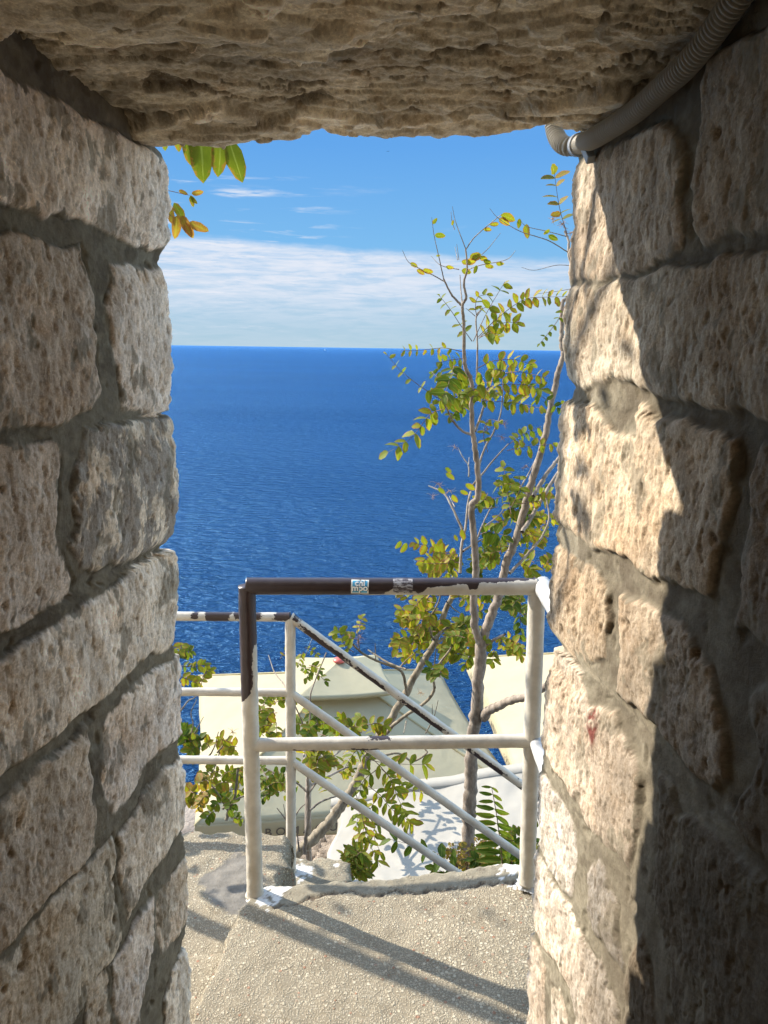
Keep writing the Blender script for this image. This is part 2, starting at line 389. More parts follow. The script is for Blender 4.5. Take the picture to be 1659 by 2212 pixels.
def paint_material():
    s = Mat('peeling_rail_paint', 0.42, 0.4)
    f = s.attr('dark'); n = s.noise(120, 5, 0.7); n2 = s.noise(38, 3, 0.6)
    k = s.math('ADD', f, s.math('ADD', s.math('MULTIPLY', s.math('SUBTRACT', n, 0.5), 0.55), s.math('MULTIPLY', s.math('SUBTRACT', n2, 0.5), 0.85)))
    m = s.mr(k, 0.49, 0.51)
    cream = s.mix(s.mr(s.noise(18, 5, 0.6), 0.35, 0.7), (0.40, 0.36, 0.295), (0.54, 0.50, 0.42))
    cream = s.mix(s.mr(s.noise(160, 3, 0.6), 0.66, 0.74, 0, 0.5), cream, (0.42, 0.36, 0.30))
    cream = s.mix(s.mr(s.noise(9, 6, 0.7, 0.8), 0.60, 0.72, 0, 0.45), cream, (0.33, 0.25, 0.17))
    darkc = s.mix(s.noise(30, 4, 0.6), (0.022, 0.013, 0.012), (0.045, 0.028, 0.026))
    s.color(s.mix(m, cream, darkc)); s.L.new(s.mr(m, 0, 1, 0.50, 0.34), s.b.inputs['Roughness'])
    b = s.bump(s.math('SUBTRACT', 1.0, m), 0.0012, 1.0); s.bump(s.noise(70, 5, 0.65), 0.0005, 0.5, prev=b)
    return s.m
PAINT = paint_material()
WHITEP = Mat('thick_white_paint', 0.35, 0.45); WHITEP.color(WHITEP.mix(WHITEP.mr(WHITEP.noise(25, 4), 0.4, 0.7), (0.34, 0.335, 0.32), (0.43, 0.425, 0.41))); WHITEP.bump(WHITEP.noise(50, 3, 0.6), 0.002, 0.7)

def fabric(name, col, folds=0.004):
    s = Mat(name, 0.85, 0.15)
    c = s.mix(s.mr(s.noise(2.2, 5, 0.6), 0.35, 0.7), col, tuple(x * 0.90 for x in col)); s.color(c)
    b = s.bump(s.noise(2.6, 3, 0.5, stretch=(1, 1, 1)), 0.05, 0.35); s.bump(s.noise(300, 2, 0.5), 0.001, 0.5, prev=b)
    tr = s.N.new('ShaderNodeBsdfTranslucent'); tr.inputs[0].default_value = (col[0] * 1.15, col[1] * 1.08, col[2] * 0.80, 1)
    ms = s.N.new('ShaderNodeMixShader'); ms.inputs[0].default_value = 0.34
    s.L.new(s.b.outputs[0], ms.inputs[1]); s.L.new(tr.outputs[0], ms.inputs[2]); s.L.new(ms.outputs[0], s.out.inputs[0]); return s.m
CANVAS = fabric('cream_canvas', (0.48, 0.43, 0.285)); WHITEC = fabric('white_canvas', (0.42, 0.39, 0.33))
SEAM = fabric('cream_canvas_seam', (0.42, 0.36, 0.21))
INK = Mat('printed_lettering', 0.7).color((0.10, 0.08, 0.06)).m
ALU = Mat('white_metal', 0.4, 0.4).color((0.6, 0.61, 0.63)).m
DARKM = Mat('dark_brown_metal', 0.5, 0.4).color((0.05, 0.028, 0.024)).m
REDP = Mat('red_plastic_cap', 0.45, 0.4).color((0.42, 0.085, 0.06)).m
WOODS = Mat('weathered_slats', 0.8); WOODS.color(WOODS.mix(WOODS.mr(WOODS.noise(8, 4, 0.6, stretch=(1, 6, 1)), 0.35, 0.65), (0.26, 0.19, 0.13), (0.55, 0.46, 0.36))); WOODS = WOODS.m
def rock_material():
    s = Mat('coastal_rock', 0.9, 0.15); n = s.noise(1.6, 7, 0.65)
    s.color(s.mix(s.mr(n, 0.35, 0.65), (0.17, 0.14, 0.115), (0.44, 0.37, 0.30))); s.bump(s.noise(4, 8, 0.7), 0.12, 0.8); return s.m
ROCK = rock_material()
def sea_material():
    s = Mat('sea_water', 0.15, 0.5)
    c = s.mix(s.mr(s.noise(0.006, 6, 0.65, 0.5, stretch=(0.5, 1.6, 1)), 0.35, 0.65), (0.0010, 0.017, 0.062), (0.0018, 0.023, 0.080))
    n1 = s.noise(0.55, 3, 0.55, 0.3, stretch=(0.8, 1.5, 1)); n2 = s.noise(1.7, 4, 0.6, 0.4, stretch=(0.75, 1.5, 1)); n3 = s.noise(0.09, 3, 0.5, stretch=(0.6, 1.4, 1))
    b = s.bump(n3, 2.2, 0.5); b = s.bump(n1, 1.7, 1.0, prev=b); b = s.bump(n2, 0.55, 1.0, prev=b); b = s.bump(s.noise(5.0, 3, 0.6, 0.2, stretch=(0.8, 1.4, 1)), 0.08, 0.8, prev=b)
    df = s.N.new('ShaderNodeBsdfDiffuse'); s.L.new(c, df.inputs[0]); s.L.new(b, df.inputs['Normal'])
    gl = s.N.new('ShaderNodeBsdfGlossy'); gl.inputs['Roughness'].default_value = 0.20; gl.inputs[0].default_value = (0.28, 0.60, 0.98, 1); s.L.new(b, gl.inputs['Normal'])
    fr = s.N.new('ShaderNodeFresnel'); fr.inputs[0].default_value = 1.33; s.L.new(b, fr.inputs['Normal'])
    ms = s.N.new('ShaderNodeMixShader'); streak_ = s.mr(s.noise(0.012, 5, 0.6, 0.8, stretch=(0.45, 1.9, 1)), 0.35, 0.65, 1.15, 1.50)
    s.L.new(s.math('MINIMUM', s.math('MULTIPLY', fr.outputs[0], streak_), 0.85), ms.inputs[0]); s.L.new(df.outputs[0], ms.inputs[1]); s.L.new(gl.outputs[0], ms.inputs[2])
    s.L.new(ms.outputs[0], s.out.inputs[0]); return s.m
SEA = sea_material()

# ------------------------------------------------------------------ sea, cliff, terrace
SEA_Z = -22.0
me = bpy.data.meshes.new('sea'); R = 60000.0
me.from_pydata([(-R, -300, SEA_Z), (R, -300, SEA_Z), (R, R, SEA_Z), (-R, R, SEA_Z)], [], [(0, 1, 2, 3)]); sea = link('sea', me, SEA); tag(sea, kind='structure')

def rough_slab(name, P2, z, thick, mat, res=0.006, amp=0.006, masks=None, lip=0.005, seed=3, kind='structure', edge_amp=0.022, parent=None, zfun=None):
    # quadrilateral slab P2 = 4 xy corners (bilinear), rough top, rounded and ragged edges, skirt down the sides
    P2 = np.asarray(P2, float)
    w = max(np.linalg.norm(P2[1] - P2[0]), np.linalg.norm(P2[2] - P2[3])); h = max(np.linalg.norm(P2[3] - P2[0]), np.linalg.norm(P2[2] - P2[1]))
    nu, nv = max(4, int(w / res)), max(4, int(h / res))
    U = np.linspace(0, 1, nu + 1); V = np.linspace(0, 1, nv + 1)
    k = 7
    Ux = np.concatenate([np.zeros(k), U, np.ones(k)]); Vx = np.concatenate([np.zeros(k), V, np.ones(k)])
    du = np.concatenate([np.linspace(1, 0, k, endpoint=False), np.zeros(nu + 1), np.linspace(0, 1, k + 1)[1:]])
    dv = np.concatenate([np.linspace(1, 0, k, endpoint=False), np.zeros(nv + 1), np.linspace(0, 1, k + 1)[1:]])
    uu, vv = np.meshgrid(Ux, Vx); ddu, ddv = np.meshgrid(du, dv); drop = np.maximum(ddu, ddv)
    X = (1 - uu) * (1 - vv) * P2[0][0] + uu * (1 - vv) * P2[1][0] + uu * vv * P2[2][0] + (1 - uu) * vv * P2[3][0]
    Y = (1 - uu) * (1 - vv) * P2[0][1] + uu * (1 - vv) * P2[1][1] + uu * vv * P2[2][1] + (1 - uu) * vv * P2[3][1]
    edge = np.minimum(np.minimum(uu, 1 - uu) * w, np.minimum(vv, 1 - vv) * h)
    e = np.exp(-edge / 0.03)
    X = X + e * edge_amp * fbm(X * 14, Y * 14, 4, seed); Y = Y + e * edge_amp * fbm(X * 14 + 40, Y * 14, 4, seed + 5)
    Zt = z + amp * fbm(X * 6, Y * 6, 6, seed + 9, 0.68) - lip * np.exp(-edge / 0.012)
    if zfun is not None: Zt = Zt + zfun(X, Y)
    Z = Zt - thick * drop ** 2.0 * (drop > 0)
    X = X + (drop > 0) * 0.010 * fbm(Z * 18, Y * 18, 4, seed + 2); Y = Y + (drop > 0) * 0.010 * fbm(X * 18, Z * 18, 4, seed + 3)
    at = {'smooth_mask': np.zeros(X.shape), 'white': np.zeros(X.shape), 'patch': np.zeros(X.shape), 'crack': np.zeros(X.shape)}
    if masks:
        for kx, fn in masks.items(): at[kx] = fn(X, Y)
    o = grid_mesh(name, np.stack([X, Y, Z], -1), mat, parent, at)
    if kind: tag(o, kind=kind)
    return o

ZL = -1.60
def gxy(u, v, z): return atZ(u, v, z)[:2]
fl = gxy(548, 1916, ZL); fr = gxy(1168, 1880, ZL)
nl = gxy(412, 2208, ZL); dl = nl - fl; nl = fl + dl * (fl[1] + 0.2) / (-dl[1])          # left edge carried back towards the camera
nr = np.array([0.75, -0.2])
fr = fr + (fr - fl) * 0.45
crackA = [(590, 1962), (640, 1950), (690, 1934), (760, 1924), (800, 1936), (860, 1926), (900, 1932), (960, 1930), (1030, 1926), (1080, 1922), (1130, 1930)]
crack_xy = np.array([gxy(a, b, ZL) for a, b in crackA])
def seg_dist(X, Y, pl):
    d = np.full(X.shape, 9.0)
    for (ax, ay), (bx, by) in zip(pl[:-1], pl[1:]):
        ex, ey = bx - ax, by - ay; t = np.clip(((X - ax) * ex + (Y - ay) * ey) / (ex * ex + ey * ey), 0, 1)
        d = np.minimum(d, np.hypot(X - ax - ex * t, Y - ay - ey * t))
    return d
def crack_z(X, Y):
    Xw = X + 0.012 * fbm(X * 30, Y * 30, 3, 61); Yw = Y + 0.012 * fbm(X * 30 + 9, Y * 30, 3, 62)
    g = seg_dist(Xw, Yw, crack_xy); far = 0 
    side = 0.03 * sstep(X, 0.0, 0.45) * sstep(Y, 1.3, 1.95)
    return -0.006 * np.exp(-(g / 0.004) ** 2) + far + side
def crack_mask(X, Y):
    Xw = X + 0.012 * fbm(X * 30, Y * 30, 3, 61); Yw = Y + 0.012 * fbm(X * 30 + 9, Y * 30, 3, 62)
    extra = np.exp(-(np.abs(fbm(X * 5, Y * 9, 4, 63)) / 0.012) ** 2) * sstep(Y, 1.70, 1.85) * 0.7
    return np.clip(np.exp(-(seg_dist(Xw, Yw, crack_xy) / 0.0042) ** 2) + extra, 0, 1) * 0.9
def lip_mask(X, Y):
    yb = np.interp(X, crack_xy[:, 0], crack_xy[:, 1]) + 0.02 * fbm(X * 12, Y * 12, 4, 21)
    return sstep(Y - yb, -0.006, 0.006) * (0.75 + 0.25 * sstep(fbm(X * 25, Y * 25, 3, 2), -.4, .1))
def white_mask(X, Y):
    m = np.zeros(X.shape); n = fbm(X * 45, Y * 45, 4, 33)
    for (u, v, r, th) in ((600, 1918, 0.045, 0.0), (575, 1935, 0.05, 0.0), (1138, 1900, 0.045, 0.05), (1100, 1890, 0.05, 0.15), (1112, 1930, 0.022, 0.0), (1085, 1912, 0.012, 0.0)):
        c = gxy(u, v, ZL); d = np.hypot(X - c[0], (Y - c[1])); m = np.maximum(m, sstep(1 - d / r + n * 0.8 - th, 0.28, 0.36))
    return m
landing = rough_slab('landing', [nl, nr, fr, fl], ZL, 0.26, CONC, 0.0065, 0.0028, {'smooth_mask': lip_mask, 'white': white_mask, 'crack': crack_mask}, lip=0.001, edge_amp=0.012, zfun=crack_z, seed=11)

# lower platform at the left of the landing
Z2 = -1.715
pfl = np.array([-3.2, 2.42]); pfr = gxy(628, 1797, Z2); pnr = gxy(560, 1960, Z2)
pnr = pnr + (pnr - pfr) * 0.1
def patch_mask(X, Y):
    c = gxy(505, 1905, Z2); d = np.hypot((X - c[0]) / 1.0, (Y - c[1]) / 1.3)
    return sstep(0.105 + 0.03 * fbm(X * 14, Y * 14, 4, 8) - d, 0, 0.006)
def plat_z(X, Y): return 0.006 * fbm(X * 5, Y * 5, 4, 77) + 0.006 * np.exp(-((Y - 2.38) / 0.05) ** 2)
plat = rough_slab('lower_platform', [(-3.2, 1.2), (-0.30, 1.2), pfr, pfl], Z2, 0.45, CONC, 0.010, 0.005, {'patch': patch_mask}, lip=0.03, seed=31, edge_amp=0.03, zfun=plat_z)
step_n = rough_slab('upper_step', [(-3.2, 0.2), (-0.42, 0.2), gxy(520, 2052, -1.665), (-3.2, 1.69)], -1.665, 0.10, CONC, 0.010, 0.007, None, lip=0.012, seed=41)
# step that carries the stair railing post
Z3 = -1.945
def white3(X, Y):
    c = gxy(640, 1882, Z3); d = np.hypot(X - c[0], Y - c[1]); n = fbm(X * 40, Y * 40, 4, 5)
    m = sstep(1 - d / 0.075 + n * 0.7, 0.32, 0.42)
    c = gxy(727, 1868, Z3); return np.maximum(m, sstep(0.012 - np.hypot(X - c[0], Y - c[1]), 0, 0.003))
s3 = rough_slab('stair_step', [(-0.42, 2.13), gxy(752, 1960, Z3), gxy(758, 1856, Z3), gxy(560, 1842, Z3)], Z3, 0.5, CONC, 0.008, 0.006, {'smooth_mask': lambda X, Y: 0.55 + 0 * X, 'white': white3}, seed=51, lip=0.01)
for i in range(1, 9):
    y0, y1 = 2.12, 2.52; xx = float(s3.data.vertices[0].co.x) * 0 + 0.0
    x0 = gxy(752, 1900, Z3)[0] + 0.02 + (i - 1) * 0.27
    o = rough_slab('stair_step', [(x0, y0), (x0 + 0.30, y0), (x0 + 0.30, y1), (x0, y1)], Z3 - 0.195 * i, 0.5, CONC, 0.03, 0.006, None, seed=51 + i)

# terrace and rock below
terr = box('terrace', (-9, 3.2, -9.2), (12, 12.4, -8.3), ROCK); tag(terr, kind='structure')
def cliff():
    xs = np.linspace(-40, 40, 160); t = np.linspace(0, 1, 50)
    X, T = np.meshgrid(xs, t)
    Y = 2.9 + 0 * X; Z = -3.1 - 5.3 * np.clip(T * 3, 0, 1)
    Y = np.where(T > 1 / 3, 3.0 + 10.0 * np.clip((T - 1 / 3) * 3, 0, 1), Y)
    Z = np.where(T > 2 / 3, -8.4 - 14.5 * (T - 2 / 3) * 3, Z)
    Y = Y + 0.35 * fbm(X * 0.5, Z * 0.5 + T * 5, 5, 4) + np.where(T > 2 / 3, 1.6 * (T - 2 / 3) * 3, 0); Z = Z + np.where(T > 0.05, 0.30, 0) * fbm(X * 0.6, T * 9, 5, 9) - 0.25
    Y = np.where(T < 0.3, np.minimum(Y, 3.1), Y)
    Z = np.where((Y > 3.0) & (T < 0.66), np.minimum(Z, -8.45), Z)
    o = grid_mesh('cliff', np.stack([X, Y, Z], -1), ROCK, flip=True); tag(o, kind='structure')
cliff()

# ------------------------------------------------------------------ masonry
YC = 1.36       # depth of the outer corners
def wall_frame(side):
    if side < 0:
        Cx = atY(365, 751, YC); ang = math.atan2((1200 - CU), F / math.cos(PITCH)) 
    else:
        Cx = atY(1228, 751, YC); ang = math.atan2((585 - CU), F / math.cos(PITCH))
    din = np.array([-math.sin(ang), -math.cos(ang)])            # from the corner back towards the camera
    nin = np.array([-din[1], din[0]]) if side > 0 else np.array([din[1], -din[0]])
    if nin[0] * side > 0: nin = -nin
    return Cx[:2], din, nin
def hit_wall(u, v, Cc, din, nin):
    d = ray(u, v); t = (Cc @ nin) / (d[:2] @ nin); P = d * t
    return (P[:2] - Cc) @ din, P[2]

def masonry(name, side, sil, stones, looks, label, din_ext=3.2):
    Cc, din, nin = wall_frame(side)
    dout = np.array([side * 1.0, 0.0]); nout = np.array([0.0, 1.0])
    ss = np.array([hit_wall(u, v, Cc, din, nin) for u, v in sil]); o_ = np.argsort(ss[:, 1]); zs, sh = ss[o_, 1], ss[o_, 0]
    shift = lambda z: np.interp(z, zs, sh)
    polys = []
    for st in stones:
        p = []
        for q in st:
            s, z = hit_wall(q[0], q[1], Cc, din, nin); s2 = s - shift(z)
            if s2 < 0.016 or len(q) > 2: s2 = -0.32
            p.append((s2, z))
        polys.append(p)
    # grid of s (positive = passage side) and z
    fine = 0.0023
    s_f = np.arange(-0.05, 0.66, fine); g = [0.66]
    while g[-1] < din_ext: g.append(g[-1] + max(0.004, (g[-1] - 0.6) * 0.09))
    go = [-0.05]
    while go[-1] > -2.6: go.append(go[-1] - max(0.005, (-go[-1]) * 0.07))
    sv = np.concatenate([np.array(go[1:])[::-1], s_f, np.array(g)]); zv = np.arange(-1.95, 0.50, 0.0025)
    sg, zg = np.meshgrid(sv, zv)
    # generated courses away from the traced stones
    rnd = random.Random(5 + side); gen = []
    for lo, hi in ((0.70, din_ext), (-2.6, -0.35)):
        z = -2.0
        while z < 0.6:
            hh = rnd.uniform(0.17, 0.28); s = lo - rnd.uniform(0, 0.0)
            while s < hi:
                w_ = rnd.uniform(0.22, 0.5); e = min(s + w_, hi); gen.append([(s + .008, z + .008), (e - .008, z + .008), (e - .008, z + hh - .008), (s + .008, z + hh - .008)]); s = e
            z += hh
    wx = sg + 0.010 * fbm(sg * 11, zg * 11, 3, 100 + side) + 0.0016 * fbm(sg * 60, zg * 60, 3, 130 + side, 0.6)
    wz = zg + 0.010 * fbm(sg * 11 + 31, zg * 11, 3, 160 + side) + 0.0016 * fbm(sg * 60 + 7, zg * 60, 3, 190 + side, 0.6)
    best = np.full(sg.shape, -1.0); sid = np.zeros(sg.shape, int)
    for k, p in enumerate(polys + gen):
        a = np.array(p); m = (sg > a[:, 0].min() - .03) & (sg < a[:, 0].max() + .03) & (zg > a[:, 1].min() - .03) & (zg < a[:, 1].max() + .03)
        if not m.any(): continue
        d = poly_sdf(wx[m], wz[m], p); b = best[m]; up = d > b; b[up] = d[up]; best[m] = b
        si = sid[m]; si[up] = k; sid[m] = si
    d = best + 0.0020 * fbm(sg * 34, zg * 30, 4, 77 + side, 0.65)
    nS = len(polys) + len(gen)
    lk = [dict(looks.get(k, {})) for k in range(nS)]
    def per(key, dflt):
        return np.array([l.get(key, dflt(k)) for k, l in enumerate(lk)])[sid]
    r2 = random.Random(11 + side)
    off = (0.55 if side < 0 else 0.35) * per('off', lambda k: r2.uniform(-0.002, 0.006)); groove = per('groove', lambda k: r2.choice([0.3, 0.8, 1.0]))
    pitk = per('pits', lambda k: r2.uniform(0.6, 1.2)); cav = per('cav', lambda k: 1.0)
    tints = np.array([l.get('tint', (0.43 + r2.uniform(-.03, .03), 0.355 + r2.uniform(-.025, .02), 0.28 + r2.uniform(-.025, .02))) for l in lk])[sid]
    inside = sstep(d, -0.0020, 0.0045)
    round_ = 1 - np.exp(-np.clip(d, 0, 1) / 0.004)
    mort = 0.0018 + 0.002 * fbm(sg * 16, zg * 16, 4, 201 + side, 0.55) - 0.0035 * sstep(fbm(sg * 6, zg * 6, 2, 222 + side), 0.25, 0.6)
    mort = mort - 0.0045 * sstep(fbm(sg * 22, zg * 19, 3, 232 + side), 0.52, 0.75)
    # stone surface
    lump = 0.0034 * fbm(sg * 7, zg * 7, 3, 300 + side) + 0.0024 * fbm(sg * 28, zg * 22, 5, 310 + side, 0.65)
    gr = np.abs(fbm(sg * 150 + 1.2 * fbm(sg * 20, zg * 14, 2, 5), zg * 28, 2, 320 + side)) * 0.0030
    w1, _ = worley(sg * 105 + 0.6 * pn(sg * 140, zg * 140, 3), zg * 68 + 0.6 * pn(sg * 120, zg * 120, 4), 330 + side)
    pm = sstep(fbm(sg * 14, zg * 10, 3, 340 + side), -0.15, 0.45)
    pit = sstep(0.40 - w1, 0.0, 0.22) * pm
    w2, _ = worley(sg * 22, zg * 17, 350 + side); w2n = w2 + 0.16 * fbm(sg * 60, zg * 50, 4, 356)
    hole = sstep(0.13 - w2n, 0.0, 0.12) * sstep(fbm(sg * 9, zg * 9, 2, 360 + side), 0.12, 0.5)
    vug = sstep(np.abs(fbm(sg * 34, zg * 16, 4, 370 + side, 0.6)), 0.10, 0.0) * sstep(fbm(sg * 8, zg * 6, 2, 375 + side), 0.05, 0.5)
    st_h = 0.0010 + off + 0.0034 * round_ + lump - gr * groove * 0.32 - (0.0018 * pit + 0.0065 * hole + 0.0024 * vug) * pitk
    gap = np.exp(-((d + 0.0012) / 0.0016) ** 2) * sstep(fbm(sg * 13, zg * 13, 3, 610 + side), 0.02, 0.25)
    h = mort * (1 - inside) + st_h * inside - 0.004 * gap
    dj = sstep(sg, 0.11, 0.24) * sstep(zg, -0.70, -0.50) * (1.0 if side > 0 else 0.0)
    h = h - 0.006 * dj * (1 - inside)
    for _k in range(1 if side < 0 else 2):
        h = (np.roll(h, 1, 0) + 2 * h + np.roll(h, -1, 0)) / 4; h = (np.roll(h, 1, 1) + 2 * h + np.roll(h, -1, 1)) / 4
    pitc = np.clip((0.38 * pit + 0.85 * hole + 0.35 * vug) * pitk, 0, 1) * inside
    deep = sstep(-mort, 0.003, 0.006) * (1 - inside) * 0.8; pitc = np.maximum(pitc, deep); pitc = np.maximum(pitc, gap * 0.9)
    rough_m = sstep(fbm(sg * 5, zg * 5, 3, 695), -0.5, 0.3) * 0.7 + 0.3; mic = sstep(fbm(sg * 75, zg * 38, 3, 697 + side), 0.28, 0.58)
    h = h + inside * (0.0010 * fbm(sg * 130, zg * 75, 4, 696 + side, 0.65) * rough_m - 0.0017 * mic)
    pitc = np.maximum(pitc, 0.5 * mic * inside); dirt_shade = np.maximum(np.maximum(gap * 0.8, deep * 0.8), (0.35 + 0.4 * sstep(fbm(sg * 20, zg * 20, 4, 690), -0.3, 0.3)) * dj * (1 - inside))
    dirt_shade = np.maximum(dirt_shade, (1 - inside) * (0.55 * sstep(fbm(sg * 12, zg * 12, 5, 691, 0.6), 0.25, 0.5)))
    # blend near the far frame
    r = 0.016
    base = np.zeros(sg.shape + (3,)); nrm = np.zeros(sg.shape + (3,))
    t = np.clip((sg + r) / (2 * r), 0, 1)[..., None]
    A = Cc + dout * r; Bp = Cc + din * r
    bez = (1 - t) ** 2 * A + 2 * (1 - t) * t * Cc + t ** 2 * Bp
    sgc = sg[..., None]
    xy = np.where(sgc > r, Cc + din * sgc, np.where(sgc < -r, Cc - dout * sgc, bez))
    nv = (1 - t) * nout + t * nin; nv /= np.linalg.norm(nv, axis=-1, keepdims=True)
    fall = np.exp(-np.abs(sg) / 0.30)
    xy = xy + din * (shift(zg) * fall)[..., None]
    # stones at the arris are worn: round them off a little more
    wear = np.exp(-(sg / 0.02) ** 2) * (0.004 * fbm(sg * 0 + 3, zg * 40, 4, 390 + side, 0.6))
    pos = np.concatenate([xy + nv * (h + wear)[..., None], zg[..., None]], -1)
    smear = sstep(0.55 * fbm(sg * 30, zg * 18, 5, 620 + side, 0.62) - np.clip(d, 0, 1) / 0.028, -0.02, 0.05) * 0.85
    near_dirt_shade = sstep(sg + 0.05 * fbm(sg * 8, zg * 5, 4, 660), 0.17, 0.36) * sstep(-zg, 0.1, 1.0) * (0.66 if side > 0 else 0.0)  # deep shade, with some dirt, painted into the right wall's near lower part
    smear = np.maximum(smear, 0.65 * sstep(fbm(sg * 13, zg * 8, 5, 630 + side, 0.6), 0.42, 0.52))
    stone_c = inside * (1 - smear)
    mot = fbm(sg * 16, zg * 8, 5, 640 + side, 0.62)
    tints = tints * (1 + 0.26 * np.clip(mot, -1.1, 1.1))[..., None] * (1 + 0.10 * fbm(sg * 3, zg * 3, 2, 650 + side))[..., None]
    tints = tints * (1 - near_dirt_shade * 0.5)[..., None]; dirt_shade = np.maximum(dirt_shade, near_dirt_shade * (0.75 + 0.35 * fbm(sg * 25, zg * 12, 4, 692)))
    stain = sstep(fbm(sg * 5, zg * 4, 4, 400 + side), 0.0, 0.8)[..., None]
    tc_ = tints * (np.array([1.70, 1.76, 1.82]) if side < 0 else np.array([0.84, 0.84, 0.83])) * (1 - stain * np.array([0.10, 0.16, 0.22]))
    plaster = per('plaster', lambda k: 0.0)
    pmk = (plaster * sstep(fbm(sg * 26, zg * 12, 5, 410 + side, 0.65), 0.22, 0.12))[..., None]
    tc_ = tc_ * (1 - pmk) + np.array([0.36, 0.32, 0.27]) * pmk
    red = sum((np.exp(-(((sg - a) / 0.012) ** 2 + ((zg - b) / 0.026) ** 2)) for a, b in looks.get('red', [])), np.zeros(sg.shape))[..., None]
    red = np.clip(red * (1.0 + 1.6 * fbm(sg * 60, zg * 40, 4, 680))[..., None], 0, 1)
    tc_ = tc_ * (1 - red) + np.array([0.15, 0.045, 0.035]) * red
    root = thing('stone_wall', (*(Cc + din * 0.3 - nin * 0.3), -1.9), *label)
    grid_mesh('masonry_face', pos, STONE, root, {'tint': tc_, 'pit': pitc, 'stone': stone_c, 'dirt_shade': np.clip(dirt_shade, 0, 1)}, flip=(side < 0))
    in0 = Cc - nin * 0.03 - np.array([0, 0.03]); inb = Cc + din * din_ext - nin * 0.03
    poly = [tuple(in0), tuple(inb), (side * 2.7, inb[1]), (side * 2.7, YC - 0.06)]
    if side > 0: poly = poly[::1]
    prism('rubble_core', poly, -2.6, 0.55, STONE_CORE, root)
    adopt(root)
    return Cc, din, nin, shift
sc_ = Mat('rubble_core_stone', 0.95, 0.1); sc_.color(sc_.mix(sc_.noise(12, 5), (0.20, 0.17, 0.13), (0.38, 0.32, 0.25))); sc_.bump(sc_.noise(25, 6, 0.7), 0.02, 0.8); STONE_CORE = sc_.m

silL = [(335, 200), (337, 318), (352, 332), (360, 350), (363, 430), (362, 520), (355, 540), (350, 570), (357, 600), (365, 620), (369, 700), (370, 737), (371, 860), (368, 885), (352, 889), (351, 893), (366, 896), (371, 930), (375, 970), (381, 1027), (380, 1104), (370, 1150), (358, 1168), (345, 1181), (349, 1186), (375, 1188), (383, 1220), (384, 1304), (376, 1387), (380, 1407), (391, 1414), (392, 1475), (392, 1591), (387, 1608), (400, 1691), (397, 1791), (400, 1818), (405, 1891), (408, 1958), (403, 2008), (397, 2021), (395, 2041), (402, 2058), (408, 2108), (407, 2212), (408, 2350)]
stL = [
 [(-260, -10), (0, 150), (120, 212), (210, 262), (290, 316), (335, 320, 1), (362, 345, 1), (362, 532, 1), (335, 540), (240, 515), (190, 490), (130, 465), (60, 455), (0, 432), (-260, 330)],
 [(-260, 470), (0, 500), (60, 508), (110, 535), (165, 530), (190, 590), (205, 640), (208, 850), (195, 890), (130, 915), (0, 925), (-260, 935)],
 [(235, 572), (268, 565), (330, 578), (352, 580, 1), (371, 700, 1), (371, 884, 1), (340, 896), (300, 900), (262, 882), (250, 820), (240, 720), (232, 640)],
 [(-260, 960), (0, 955), (60, 955), (110, 953), (125, 990), (128, 1060), (130, 1110), (122, 1150), (125, 1185), (140, 1200), (143, 1240), (130, 1300), (100, 1310), (50, 1345), (0, 1370), (-260, 1530)],
 [(175, 930), (215, 920), (280, 907), (366, 897, 1), (381, 1027, 1), (380, 1104, 1), (345, 1181, 1), (300, 1203), (250, 1222), (180, 1240), (160, 1235), (150, 1180), (165, 1130), (155, 1050), (160, 980)],
 [(-260, 1590), (0, 1430), (30, 1400), (80, 1368), (130, 1335), (175, 1305), (210, 1280), (250, 1252), (258, 1232), (300, 1212), (375, 1190, 1), (384, 1304, 1), (376, 1385, 1), (355, 1400), (300, 1430), (265, 1460), (245, 1480), (210, 1520), (180, 1545), (100, 1605), (0, 1680), (-260, 1880)],
 [(-260, 1930), (0, 1725), (80, 1655), (150, 1600), (172, 1570), (178, 1620), (182, 1730), (192, 1800), (190, 1840), (150, 1900), (100, 1950), (0, 2055), (-260, 2310)],
 [(265, 1500), (300, 1462), (350, 1432), (391, 1414, 1), (392, 1475, 1), (388, 1606, 1), (340, 1632), (310, 1662), (280, 1722), (240, 1770), (225, 1750), (205, 1700), (203, 1670), (212, 1640), (215, 1580), (235, 1540)],
 [(392, 1622, 1), (400, 1691, 1), (397, 1791, 1), (333, 1875), (290, 1941), (260, 2008), (247, 1875), (240, 1821), (273, 1768), (310, 1708)],
 [(187, 1858), (229, 1815), (242, 1908), (236, 1975), (251, 2041), (229, 2088), (187, 2138), (160, 2212), (100, 2300), (-260, 2600), (-260, 2330), (0, 2070)],
 [(400, 1830, 1), (405, 1891, 1), (405, 2005, 1), (367, 2041), (336, 2085), (328, 2025), (338, 1935)],
 [(290, 1975), (327, 1947), (320, 2041), (314, 2075), (298, 2141), (284, 2250), (233, 2300), (226, 2195), (222, 2098), (262, 2040)],
 [(401, 2061, 1), (408, 2108, 1), (407, 2300, 1), (340, 2400), (340, 2175), (362, 2100)],
 [(167, 2168), (211, 2104), (218, 2180), (223, 2260), (190, 2350), (160, 2300)],
]
P_ = (0.45, 0.37, 0.295)
